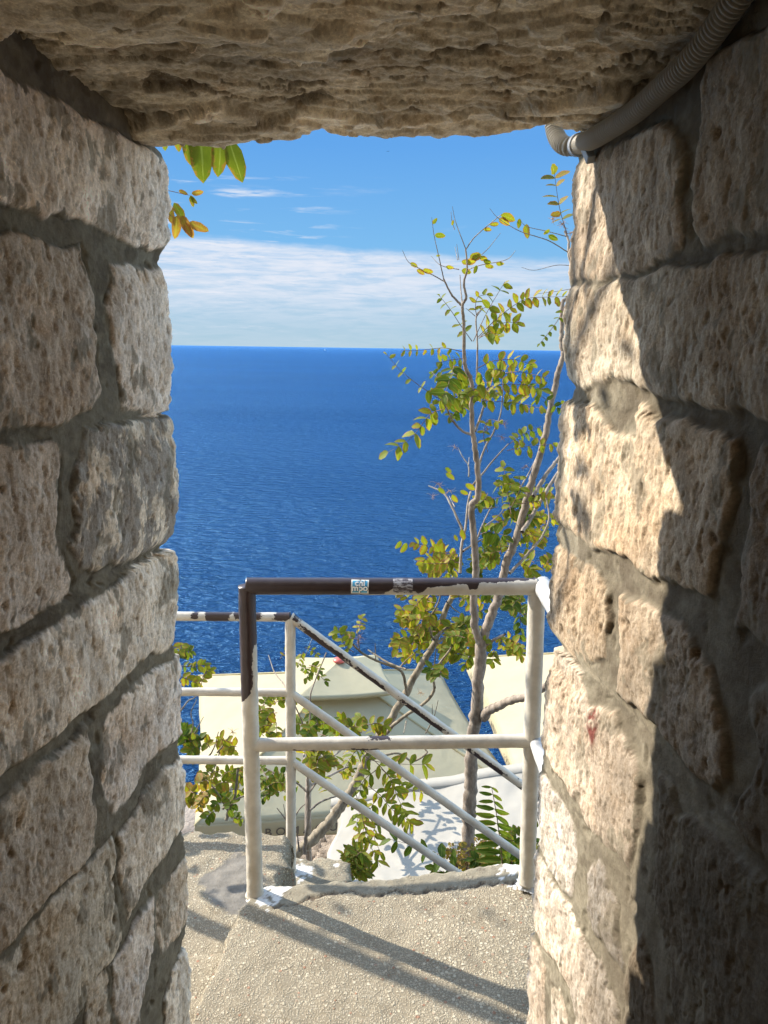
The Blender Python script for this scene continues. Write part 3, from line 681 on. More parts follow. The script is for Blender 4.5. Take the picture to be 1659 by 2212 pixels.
lookL = {0: dict(tint=(0.50, 0.415, 0.335), groove=1.3, pits=0.7, off=0.004), 1: dict(tint=(0.37, 0.295, 0.225), pits=1.3, plaster=0.3, off=0.006), 2: dict(tint=(0.45, 0.37, 0.295), groove=1.1),
 3: dict(tint=(0.42, 0.34, 0.265), pits=1.4), 4: dict(tint=(0.43, 0.355, 0.27), plaster=1.0, groove=0.4, pits=0.7, off=0.006), 5: dict(tint=(0.50, 0.42, 0.33), groove=1.4, pits=0.8, off=0.005),
 6: dict(tint=(0.37, 0.30, 0.225), pits=0.9, groove=0.5, off=0.006), 7: dict(tint=(0.50, 0.42, 0.34), groove=0.9, pits=0.7), 8: dict(tint=(0.47, 0.395, 0.31), groove=1.0), 9: dict(tint=(0.40, 0.34, 0.26), pits=1.0),
 10: dict(tint=(0.46, 0.385, 0.30)), 11: dict(tint=(0.47, 0.40, 0.33)), 12: dict(tint=(0.48, 0.41, 0.33)), 13: dict(tint=(0.40, 0.33, 0.25))}
FL = masonry('left', -1, silL, stL, lookL, ('weathered masonry wall on the left of the opening, wholly in shade', 'wall', 'masonry walls either side of the opening'))

silR = [(1250, 200), (1247, 335), (1244, 355), (1239, 425), (1239, 500), (1229, 540), (1228, 618), (1232, 622), (1224, 665), (1220, 737), (1220, 777), (1227, 804), (1239, 837), (1235, 860), (1216, 869), (1205, 954), (1199, 1070), (1197, 1121), (1204, 1130), (1202, 1170), (1195, 1211), (1189, 1254), (1184, 1320), (1189, 1354), (1202, 1377), (1217, 1396), (1201, 1400), (1197, 1431), (1183, 1447), (1178, 1475), (1174, 1575), (1172, 1635), (1165, 1681), (1162, 1758), (1169, 1791), (1167, 1820), (1157, 1831), (1150, 1958), (1157, 2001), (1147, 2021), (1140, 2108), (1144, 2175), (1139, 2212), (1135, 2350)]
stR = [
 [(1247, 345, 1), (1239, 430, 1), (1229, 540, 1), (1228, 617, 1), (1300, 603), (1380, 588), (1440, 568), (1455, 545), (1462, 480), (1468, 400), (1470, 330), (1455, 290), (1400, 275), (1340, 300), (1290, 330)],
 [(1482, 515), (1500, 535), (1560, 520), (1659, 505), (1900, 460), (1900, -80), (1659, 40), (1560, 105), (1519, 150), (1504, 250), (1489, 400)],
 [(1230, 624, 1), (1300, 612), (1400, 592), (1520, 562), (1659, 535), (1900, 485), (1900, 1010), (1659, 904), (1544, 887), (1477, 877), (1427, 857), (1377, 841), (1337, 826), (1297, 836), (1270, 844), (1239, 835, 1), (1220, 777, 1), (1221, 700, 1)],
 [(1217, 871, 1), (1277, 869), (1294, 879), (1310, 911), (1327, 937), (1374, 924), (1387, 875), (1412, 868), (1420, 901), (1460, 904), (1510, 917), (1560, 931), (1586, 940), (1590, 971), (1570, 1060), (1554, 1137), (1544, 1204), (1525, 1300), (1477, 1274), (1410, 1248), (1344, 1208), (1290, 1181), (1244, 1152), (1203, 1129, 1), (1199, 1070, 1), (1205, 954, 1)],
 [(1612, 990), (1644, 948), (1900, 880), (1900, 1560), (1659, 1397), (1612, 1370), (1570, 1337), (1580, 1237), (1593, 1137)],
 [(1202, 1172, 1), (1244, 1198), (1297, 1228), (1304, 1254), (1316, 1290), (1313, 1337), (1306, 1371), (1303, 1421), (1277, 1450), (1244, 1421), (1216, 1394, 1), (1189, 1354, 1), (1184, 1304, 1), (1195, 1211, 1)],
 [(1342, 1275), (1377, 1290), (1427, 1315), (1477, 1356), (1510, 1404), (1537, 1475), (1557, 1560), (1560, 1675), (1548, 1716), (1510, 1685), (1460, 1622), (1420, 1578), (1377, 1541), (1346, 1520), (1333, 1475), (1330, 1437), (1333, 1371)],
 [(1178, 1475, 1), (1202, 1404, 1), (1217, 1400), (1250, 1432), (1272, 1465), (1288, 1530), (1310, 1535), (1343, 1549), (1366, 1612), (1388, 1655), (1392, 1690), (1387, 1775), (1377, 1841), (1360, 1870), (1332, 1833), (1304, 1824), (1284, 1797), (1254, 1747), (1224, 1697), (1200, 1657), (1173, 1635, 1)],
 [(1166, 1683, 1), (1190, 1690), (1217, 1732), (1248, 1788), (1251, 1841), (1251, 1938), (1240, 1944), (1210, 1914), (1187, 1871), (1167, 1825, 1), (1169, 1791, 1), (1162, 1758, 1)],
 [(1267, 1877), (1295, 1855), (1308, 1877), (1315, 1908), (1342, 1968), (1342, 2025), (1355, 2075), (1355, 2105), (1324, 2067), (1299, 2037), (1280, 1999), (1273, 1941)],
 [(1157, 1833, 1), (1177, 1864), (1204, 1914), (1244, 1964), (1265, 2030), (1295, 2076), (1315, 2086), (1322, 2128), (1342, 2178), (1338, 2300), (1252, 2300), (1236, 2141), (1206, 2098), (1177, 2053), (1157, 2003, 1), (1150, 1958, 1)],
 [(1147, 2023, 1), (1172, 2060), (1183, 2100), (1188, 2300), (1135, 2350, 1), (1139, 2212, 1), (1140, 2108, 1)],
 [(1197, 2153), (1220, 2147), (1233, 2212), (1238, 2300), (1197, 2300)],
 [(1430, 1725), (1444, 1692), (1475, 1712), (1484, 1778), (1527, 1794), (1577, 1828), (1659, 1912), (1900, 2120), (1900, 2900), (1477, 2300), (1444, 2108), (1430, 1975), (1412, 1941), (1419, 1841)],
 [(1610, 1508), (1659, 1475), (1900, 1640), (1900, 2080), (1659, 1872), (1612, 1805), (1590, 1758), (1597, 1691), (1627, 1625)],
 [(1372, 2041), (1394, 2012), (1408, 2108), (1435, 2350), (1359, 2350), (1362, 2141)],
]
lookR = {0: dict(tint=(0.47, 0.39, 0.30), pits=1.2, groove=0.8), 1: dict(tint=(0.42, 0.36, 0.28), groove=0.6), 2: dict(tint=(0.50, 0.43, 0.335), groove=1.6, pits=0.7, off=0.008), 3: dict(tint=(0.56, 0.455, 0.335), groove=1.2, pits=1.1, off=0.004),
 4: dict(tint=(0.27, 0.22, 0.165), pits=1.0), 5: dict(tint=(0.42, 0.335, 0.24), pits=1.3, off=0.0), 6: dict(tint=(0.50, 0.41, 0.31), pits=1.4, off=0.006), 7: dict(tint=(0.57, 0.475, 0.375), groove=0.8, pits=1.1, off=0.004),
 8: dict(tint=(0.55, 0.50, 0.44), groove=0.4, pits=0.5, off=0.004), 9: dict(tint=(0.52, 0.475, 0.42), groove=0.4, pits=0.7), 10: dict(tint=(0.60, 0.525, 0.44), groove=1.3, pits=0.6), 11: dict(tint=(0.48, 0.42, 0.35), groove=0.4, pits=0.5), 12: dict(tint=(0.52, 0.46, 0.38)),
 13: dict(tint=(0.20, 0.165, 0.12), pits=1.0), 14: dict(tint=(0.21, 0.175, 0.13)), 15: dict(tint=(0.28, 0.23, 0.17))}  # near stones tinted darker: painted shade as well as dirt
_c, _d, _n = wall_frame(1)
lookR['red'] = []
for (u, v) in ((1278, 1545), (1285, 1575)):
    s_, z_ = hit_wall(u, v, _c, _d, _n); lookR['red'].append((s_ - 0.0, z_))
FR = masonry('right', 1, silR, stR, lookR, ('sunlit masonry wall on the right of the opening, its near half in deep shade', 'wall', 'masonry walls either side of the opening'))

# lintel: rough bedded rock over the opening
def lintel():
    ed = [(150, 300), (335, 303), (400, 300), (470, 303), (520, 300), (545, 292), (558, 286), (600, 284), (650, 279), (690, 287), (720, 295), (760, 298), (800, 307), (830, 311), (880, 307), (930, 305), (960, 312), (1010, 305), (1050, 313), (1100, 309), (1140, 306), (1155, 300), (1190, 299), (1240, 303), (1450, 303)]
    Z0 = float(atY(830, 303, YC)[2]); ex = []; ez = []
    for u, v in ed:
        p = atY(u, v, YC); ex.append(p[0]); ez.append(p[2] - Z0)
    x = np.concatenate([np.linspace(-2.7, -0.82, 60)[:-1], np.arange(-0.82, 0.82, 0.0028), np.linspace(0.82, 2.7, 60)[1:]])
    s = np.concatenate([-np.linspace(1.4, 0.06, 60), np.arange(-0.055, 0.95, 0.0028), np.geomspace(0.955, 3.1, 90)])
    X, Sg = np.meshgrid(x, s)
    def line(pl):       # polyline in the picture -> distance from the edge as a function of x on the underside
        q = np.array([atZ(u, v, Z0 + 0.01) for u, v in pl]); o = np.argsort(q[:, 0]); return np.interp(X, q[o, 0], YC - q[o, 1])
    wob = 0.02 * fbm(X * 14, Sg * 14, 4, 501, 0.6)
    A = line([(60, 60), (215, 120), (325, 92), (425, 105), (500, 115), (600, 126), (690, 136), (725, 115), (829, 107), (954, 86), (1050, 108), (1124, 136), (1204, 141), (1279, 106), (1334, 52), (1370, 10)])
    B = line([(200, 240), (350, 235), (440, 215), (535, 232), (580, 246), (640, 236), (700, 241), (760, 246), (829, 238), (930, 256), (1000, 248), (1100, 236), (1200, 215), (1300, 190)])
    dA = Sg - A + wob; dB = B - Sg + wob * 0.8
    stepA = sstep(dA, -0.002, 0.006); stepB = sstep(dB, -0.004, 0.012)
    porous = (1 - stepA) * (1 - stepB)
    smooth = fbm(X * 5, Sg * 11, 4, 511, 0.45) * 0.013 + 0.004 * np.abs(fbm(X * 16, Sg * 40, 4, 515, 0.55)) 
    rip = 0.0035 * (1 - np.abs(fbm(X * 9 + 0.5 * fbm(X * 5, Sg * 5, 2, 3), Sg * 34, 4, 521, 0.55)))
    por = 0.006 * fbm(X * 45, Sg * 60, 5, 531, 0.65)
    w1, _ = worley(X * 55, Sg * 70, 541); pits = sstep(0.42 - w1, 0, 0.25) * (0.25 + 0.75 * porous)
    cav = sstep(fbm(X * 11, Sg * 22, 4, 551, 0.55), 0.42, 0.62) * (porous * 0.8 + 0.15)
    h = 0.020 * stepA + 0.014 * stepB + (smooth * 1.3 + rip * 0.8) * (1 - 0.4 * porous) + por * (0.08 + 0.50 * porous) - 0.002 * pits - 0.014 * cav
    g1 = fbm(X * 2.0 + 0.3 * fbm(X * 7, Sg * 7, 3, 71), Sg * 5.2, 4, 601, 0.48) * 3.6 + 0.22 * fbm(X * 20, Sg * 26, 4, 602, 0.6)
    fl_ = np.floor(g1); fr_ = g1 - fl_; ledge = fl_ + sstep(fr_, 0.0, 0.10) + 0.45 * fr_; line_ = np.exp(-((fr_ - 0.03) / 0.045) ** 2) * sstep(fbm(X * 7, Sg * 7, 2, 603), -0.1, 0.3)
    h = h * 0.55 + 0.0085 * ledge * (1 - 0.3 * porous) - 0.004 * line_
    # downwards is positive h
    dip = np.exp(-np.abs(Sg) / 0.07)
    edge = np.interp(X, ex, ez) * dip
    r = 0.03; t = np.clip((Sg + r) / (2 * r), 0, 1)
    slope = 0.045
    zb = np.where(Sg > r, Z0 + slope * np.clip(Sg, 0, 3), np.where(Sg < -r, Z0 - Sg, (1 - t) ** 2 * (Z0 + r) + 2 * (1 - t) * t * Z0 + t ** 2 * (Z0 + slope * r)))
    yb = np.where(Sg > r, YC - Sg, np.where(Sg < -r, YC, (1 - t) ** 2 * YC + 2 * (1 - t) * t * YC + t ** 2 * (YC - r)))
    ny = (1 - t); nz = -t; l = np.hypot(ny, nz); ny = ny / l; nz = nz / l
    hh = h - 0.017 - (h - 0.017) * 0.5 * np.exp(-(Sg / 0.03) ** 2)
    P = np.stack([X, yb + ny * hh, zb + nz * hh + edge + 0.003 * dip * fbm(X * 22, Sg * 8, 4, 571, 0.55)], -1)
    mm = sstep(fbm(X * 9, Sg * 9, 4, 561), 0.45, 0.6) * 0.5
    leftm = sstep(fbm(X * 8, Sg * 8, 3, 566) * 0.05 - (X + 0.52 - 0.05 * Sg), 0.0, 0.02)
    tint_ = np.array([0.80, 0.71, 0.55]) * (1 + 0.24 * np.clip(fbm(X * 9, Sg * 14, 5, 604, 0.62), -1, 1))[..., None] * (1 - 0.25 * porous[..., None]) * (0.86 + 0.3 * sstep(fbm(X * 6, Sg * 9, 4, 581), -0.6, 0.6)[..., None])
    root = thing('stone_lintel', (0, 0.8, Z0), 'rough bedded rock lintel roofing the opening overhead', 'lintel')
    grid_mesh('rock_face', P, LINT, root, {'tint': tint_, 'pit': np.clip(pits * 0.30 + cav * 0.6 + line_ * 0.55, 0, 1), 'stone': 1 - np.clip(mm * porous, 0, 1), 'dirt_shade': np.clip(0.7 * line_ + 0.5 * cav + 0.5 * sstep(X, 0.28, 0.5), 0, 0.85)}, flip=True)  # ledges, hollows and the right end of the rock coloured darker
    box('rubble_core', (-2.7, YC - 3.1, Z0 + 0.17), (2.7, YC - 0.05, Z0 + 1.38), STONE_CORE, root)
    adopt(root); return Z0
Z_LINT = lintel()

# corrugated conduit along the joint of the lintel and the right wall
def conduit():
    Cc, din, nin, _ = FR
    pts = []
    for (u, v) in ((1640, -75), (1610, -30), (1579, 15), (1529, 85), (1479, 145), (1429, 190), (1379, 235), (1329, 270), (1285, 297)):
        d = ray(u, v); t = ((Cc + nin * 0.026) @ nin) / (d[:2] @ nin); pts.append(d * t)
    pts += [atY(1250, 313, YC + 0.006), atY(1224, 316, YC + 0.035), atY(1206, 302, YC + 0.06), atY(1196, 270, YC + 0.075), atY(1193, 200, YC + 0.075)]
    path = crom(pts, 60); L_ = np.concatenate([[0], np.cumsum(np.linalg.norm(np.diff(path, axis=0), axis=1))])
    n = int(L_[-1] / 0.0006); q = np.linspace(0, L_[-1], n); path = np.stack([np.interp(q, L_, path[:, i]) for i in range(3)], 1)
    R_ = 0.0142; ph = (q / 0.0058) % 1.0
    rad = R_ + 0.0017 * np.tanh(2.2 * np.sin(ph * 2 * math.pi))
    root = thing('corrugated_conduit', pts[-3], 'grey corrugated cable conduit running under the lintel along the right wall', 'conduit')
    m = Mat('grey_conduit_plastic', 0.5, 0.3); m.color((0.30, 0.275, 0.23))
    G, a = tube_grid(path, rad, 28); grid_mesh('conduit_tube', G, m.m, root, wrap=True)
    # clamp ring and lug
    c = np.array(atY(1250, 312, YC + 0.004)); i = int(np.argmin(np.linalg.norm(path - c, axis=1)))
    seg = path[i - 14:i + 15]; mm_ = Mat('pale_grey_clamp_plastic', 0.5, 0.3); mm_.color((0.25, 0.26, 0.27))
    pr = np.full(len(seg), 0.0186); pr[0] = pr[-1] = 0.0175
    G2, a2 = tube_grid(np.vstack([seg[:1], seg, seg[-1:]]), np.concatenate([[0.0155], pr, [0.0155]]), 36); cl = grid_mesh('pipe_clamp', G2, mm_.m, root, wrap=True)
    def onw(u, v, o):
        d = ray(u, v); return d * (((Cc + nin * o) @ nin) / (d[:2] @ nin))
    p0 = onw(1267, 312, 0.016); pb = onw(1277, 346, 0.014)
    T = path[i + 2] - path[i - 2]; T /= np.linalg.norm(T)
    dz = pb - p0; dz /= np.linalg.norm(dz); sx = np.cross(dz, np.array([0, 1.0, 0])); sx /= np.linalg.norm(sx); sy = np.cross(dz, sx)
    v = []; 
    for tt in (0, 1):
        q0 = p0 + (pb - p0) * tt
        for a_, b_ in ((-1, -1), (1, -1), (1, 1), (-1, 1)): v.append(q0 + sx * a_ * 0.0065 + sy * b_ * 0.008 + (sx * -0.003 if tt == 0 else 0))
    o = mesh_from('clamp_lug', v, [(0, 1, 2, 3), (7, 6, 5, 4), (0, 4, 5, 1), (1, 5, 6, 2), (2, 6, 7, 3), (3, 7, 4, 0)], mm_.m, root, smooth=False)
    mo = o.modifiers.new('bevel', 'BEVEL'); mo.width = 0.0015; mo.segments = 2
    adopt(root)
conduit()

# passage floor behind the camera, lane and the house across it
pf = box('passage_floor', (-1.5, -1.75, -1.9), (1.5, 0.25, -1.606), CONC); tag(pf, kind='structure')
lane = box('lane', (-14, -6.5, -2.0), (14, -1.75, -1.62), CONC); tag(lane, kind='structure')
hs = thing('stone_house', (0, -7, -1.6), 'stone house facing the inner side of the wall across the lane', 'house')
box('house_wall', (-14, -9, -1.7), (14, -2.95, 6.5), STONE_CORE, hs)
for k in range(-3, 4): box('shuttered_window', (k * 3 - 0.5, -2.95, 0.6), (k * 3 + 0.5, -2.89, 2.0), DARKM, hs)
adopt(hs)

# ------------------------------------------------------------------ railings
def pipe(name, p0, p1, r, parent, mat=PAINT, dark=None, seg=36, wob=0.0006, seed=0, fl=(0, 0), ref=(0, 0, 1)):
    p0 = np.asarray(p0, float); p1 = np.asarray(p1, float); Ln = np.linalg.norm(p1 - p0)
    n = max(8, int(Ln / 0.0035)); t = np.linspace(0, 1, n); path = p0 + (p1 - p0) * t[:, None]
    a = np.linspace(0, 2 * math.pi, seg, endpoint=False); TT, AA = np.meshgrid(t, a, indexing='ij')
    rr_ = r + wob * fbm(TT * Ln * 25, np.cos(AA) * 1.1 + np.sin(AA) * 0.7 + seed, 4, 700 + seed)
    e0 = np.exp(-TT * Ln / 0.012) * fl[0] + np.exp(-(1 - TT) * Ln / 0.012) * fl[1]; rr_ = rr_ + e0
    G, a = tube_grid(path, rr_, seg, ref)
    # caps
    G = np.concatenate([np.repeat(path[:1][:, None, :], seg, 1), G, np.repeat(path[-1:][:, None, :], seg, 1)], 0)
    TT = np.vstack([TT[:1], TT, TT[-1:]]); AA = np.vstack([AA[:1], AA, AA[-1:]])
    dk = np.zeros(TT.shape) if dark is None else dark(TT, np.cos(AA), np.sin(AA), G)
    return grid_mesh(name, G, mat, parent, {'dark': dk}, wrap=True)
def patches(rects):
    def f(T, c, s_, G):
        m = np.zeros(T.shape)
        for (t0, t1, h0, h1) in rects:
            dx = np.minimum(T - t0, t1 - T) / 0.045; dh = np.minimum(c - h0, h1 - c) / 0.6
            m = np.maximum(m, np.clip(np.minimum(dx, dh) * 0.5 + 0.5, 0, 1))
        return m
    return f
YM = 1.92
rail = thing('railing', (0, YM, ZL), 'chest high guard rail panel with half peeled black paint standing on the landing edge', 'railing')
TL = atY(533, 1266, YM); TR = atY(1160, 1267, YM); BL = atY(551, 1932, YM); BR = atY(1138, 1905, YM)
RM = 0.0235
def dark_top(T, c, s_, G):
    u, v = proj(G); b = np.interp(u, [500, 700, 760, 820, 829, 832, 838, 852, 858, 898, 902, 912, 925, 960, 1010, 1014, 1030, 1036, 1060, 1110, 1150, 1170], [-1.3, -1.15, -.85, -.75, -.72, -.3, -.25, .1, .0, -.2, -.55, -.35, .15, .4, .55, .0, -.05, .62, .68, .78, .9, 1.1])
    return np.clip((c - b) * 1.6 + 0.5, 0, 1)
pipe('top_rail', TL, TR, RM, rail, dark=dark_top, seed=1)
def dark_post(T, c, s_, G):
    u, v = proj(G); cx = np.interp(v, [1260, 1930], [533, 551]); x = (u - cx) / 18.0
    lim = np.interp(v, [1290, 1300, 1385, 1395, 1415, 1480, 1500, 1512, 1520], [1.3, 1.2, 1.2, .75, .4, .35, .1, -.5, -1.4])
    m = np.clip((lim - x) * 1.2 + 0.5, 0, 1); return np.where(v > 1525, 0, m)
pipe('post', TL, BL, RM, rail, dark=dark_post, seed=2, wob=0.0012, ref=(1, 0, 0), fl=(0, 0.006))
pipe('post', TR, BR, RM, rail, seed=3, wob=0.0009, ref=(1, 0, 0), fl=(0, 0.004))
ML = atY(541, 1609, YM); MR = atY(1146, 1600, YM)
pipe('middle_rail', ML, MR, 0.0190, rail, dark=patches([(0.17, 0.24, -1.2, -0.55), (0.37, 0.45, -1.2, -0.5), (0.43, 0.5, 0.8, 1.5)]), seed=4, fl=(0.006, 0.005))
# returns into the wall
E1 = TR + np.array([0.0, -0.50, -0.004]); pipe('return_rail', TR + np.array([0.016, 0.012, 0]), E1 + np.array([0.016, 0, 0]), 0.0255, rail, mat=WHITEP.m, seed=5, wob=0.0012)
E2 = MR + np.array([0.012, -0.52, -0.004]); pipe('return_rail', MR + np.array([0.014, 0.0, 0]), E2, 0.0195, rail, mat=WHITEP.m, seed=6, wob=0.0009)
# plaster collars at the feet
def collar(name, c, r, h, mat, parent, seed):
    a = np.linspace(0, 2 * math.pi, 48, endpoint=False); t = np.linspace(0, 1, 14); Tm, A = np.meshgrid(t, a, indexing='ij')
    rad = r * (1 - 0.62 * Tm ** 0.7) * (1 + 0.22 * fbm(np.cos(A) * 2 + seed, np.sin(A) * 2, 4, 800 + seed)); z = h * np.sin(Tm * math.pi / 2) * (1 + 0.3 * fbm(np.cos(A) * 3, np.sin(A) * 3 + Tm, 3, 810 + seed))
    G = np.stack([c[0] + np.cos(A) * rad, c[1] + np.sin(A) * rad, c[2] + z], -1); return grid_mesh(name, G, mat, parent, {'dark': np.zeros(Tm.shape)}, wrap=True)
collar('plaster_collar', (BL[0] + 0.012, BL[1] + 0.0, BL[2] - 0.012), 0.036, 0.016, WHITEP.m, rail, 1)
collar('plaster_collar', (BR[0] + 0.005, BR[1], BR[2] - 0.010), 0.035, 0.018, WHITEP.m, rail, 2)

def text_mesh(txt, size, bold=0.0):
    cu = bpy.data.curves.new('lettering', 'FONT'); cu.body = txt; cu.size = size; cu.align_x = 'CENTER'; cu.offset = bold; cu.resolution_u = 3; cu.space_line = 0.78
    ob = bpy.data.objects.new('lettering', cu); C.objects.link(ob); bpy.context.view_layer.update()
    me = bpy.data.meshes.new_from_object(ob.evaluated_get(bpy.context.evaluated_depsgraph_get())); bpy.data.objects.remove(ob); bpy.data.curves.remove(cu)
    V = np.array([v.co[:2] for v in me.vertices]); Fc = [tuple(p.vertices) for p in me.polygons]; bpy.data.meshes.remove(me); return V, Fc
# stickers wrapped on the top rail
axis = (TR - TL) / np.linalg.norm(TR - TL)
def on_rail(x, y, r, ctr, ang0):      # x along the rail, y round it
    a = ang0 + y / r; up = np.array([0, 0, 1.0]); fr = np.cross(up, axis); fr = fr if fr[1] < 0 else -fr
    upv = np.cross(axis, fr); upv = upv if upv[2] > 0 else -upv
    return ctr + axis * x + (fr * math.cos(a) + upv * math.sin(a)) * r
def sticker_sheet(name, cu_, w, h, ang, r, mat, parent, rag=0.0, rot=0.0):
    ctr = TL + axis * ((atY(cu_, 1258, YM) - TL) @ axis); n, m = 24, 24; G = np.zeros((m + 1, n + 1, 3))
    for j in range(m + 1):
        for i in range(n + 1):
            x = (i / n - 0.5) * w; y = (j / m - 0.5) * h
            if rag and y < 0 and (j == 0 or j == 1): y += rag * (0.5 + 0.5 * math.sin(i * 1.7) * math.cos(i * 0.9))
            G[j, i] = on_rail(x * math.cos(rot) - y * math.sin(rot), y * math.cos(rot) + x * math.sin(rot), r, ctr, ang)
    return grid_mesh(name, G, mat, parent), ctr
stw = Mat('white_sticker_vinyl', 0.35, 0.4).color((0.72, 0.72, 0.66)).m
stb = Mat('blue_sticker_print', 0.35, 0.4); stb.color(stb.mix(stb.mr(stb.noise(60, 2), 0.4, 0.6), (0.05, 0.30, 0.50), (0.09, 0.42, 0.66))); stb = stb.m
A0 = math.radians(15)
st1, ctr1 = sticker_sheet('sticker', 778, 0.0475, 0.042, A0, RM + 0.0010, stw, rail, rot=-0.03)
st1['label'] = 'blue and white lettered sticker on the black part of the top rail'
sb1, _ = sticker_sheet('printed_panel', 778, 0.040, 0.035, A0, RM + 0.0014, stb, st1, rot=-0.03)
ink = Mat('sticker_letter_shadow', 0.4).color((0.02, 0.03, 0.04)).m; whl = Mat('sticker_letter_white', 0.35).color((0.82, 0.84, 0.82)).m
def letters(txt, size, y0, r, mat, dx=0.0, bold=0.0009):
    V, Fc = text_mesh(txt, size, bold); x0 = (V[:, 0].min() + V[:, 0].max()) / 2
    P = [on_rail((x - x0 + dx), y + y0, r, ctr1, A0) for x, y in V]; return mesh_from('lettering', P, Fc, mat, st1, smooth=False)
letters('chi', 0.024, 0.0028, RM + 0.0018, ink, 0.0008, 0.0016); letters('chi', 0.024, 0.0028, RM + 0.0022, whl, 0, 0.0009)
letters('mpo', 0.024, -0.0110, RM + 0.0019, ink, 0.0008, 0.0016); letters('mpo', 0.024, -0.0110, RM + 0.0024, whl, 0, 0.0009)
sm = Mat('torn_silver_sticker', 0.4, 0.5); kk = sm.noise(90, 5, 0.7, 0.6, stretch=(0.6, 1, 2.2)); pos_ = sm.N.new('ShaderNodeSeparateXYZ'); sm.L.new(sm.tc.outputs['Object'], pos_.inputs[0])
sm.color(sm.mix(sm.mr(kk, 0.48, 0.54), (0.06, 0.045, 0.045), (0.36, 0.34, 0.33))); sm.bump(kk, 0.002, 0.8)
st2, _ = sticker_sheet('sticker', 870, 0.053, 0.046, math.radians(22), RM + 0.0012, sm.m, rail, rag=0.006); st2['label'] = 'worn grey sticker half scraped off beside the peeling paint'
adopt(rail)

# stair railing behind
YS = 2.45
sr = thing('stair_railing', (-0.3, YS, Z3), 'thin white stair railing sloping down to the right behind the guard rail panel', 'railing')
PT = atY(627, 1334, YS); PB = atY(629, 1886, YS)
pipe('post', PT, PB, 0.0185, sr, seed=11, wob=0.0007, ref=(1, 0, 0), fl=(0, 0.004))
def run(v, ve_u, ve_v, r, d1, d2, seed):
    a = atY(100, v - 4, YS); b = atY(627, v, YS); pipe('level_rail', a, b, r, sr, dark=d1, seed=seed, fl=(0, 0.003))
    c = atY(ve_u, ve_v, YS); c = b + (c - b) * 1.9; pipe('sloping_rail', b, c, r, sr, dark=d2, seed=seed + 1, fl=(0.003, 0))
run(1333, 1130, 1698, 0.0160, patches([(0.60, 0.635, -0.3, 1.5), (0.655, 0.76, -0.9, 1.2), (0.78, 0.875, -0.2, 1.5), (0.94, 1.1, -0.6, 1.5)]), patches([(0.0, 0.02, 0.2, 1.4), (0.03, 0.13, -1.4, 0.35), (0.15, 0.21, -1.4, 0.15), (0.245, 0.34, -1.4, 0.25), (0.40, 0.48, -1.4, 0.3), (0.52, 0.57, -1, 1.2), (0.6, 0.7, -1.3, 0)]), 20)
run(1496, 1120, 1845, 0.0150, None, None, 30)
run(1643, 1000, 1894, 0.0150, None, None, 40)
# lower post of the stair railing, down the flight
q = atY(1130, 1698, YS); d_ = (q - atY(627, 1333, YS)); lp = PT + d_ * 1.75
pipe('post', lp, lp + np.array([0, 0, -1.06]), 0.0185, sr, seed=12, ref=(1, 0, 0))
adopt(sr)

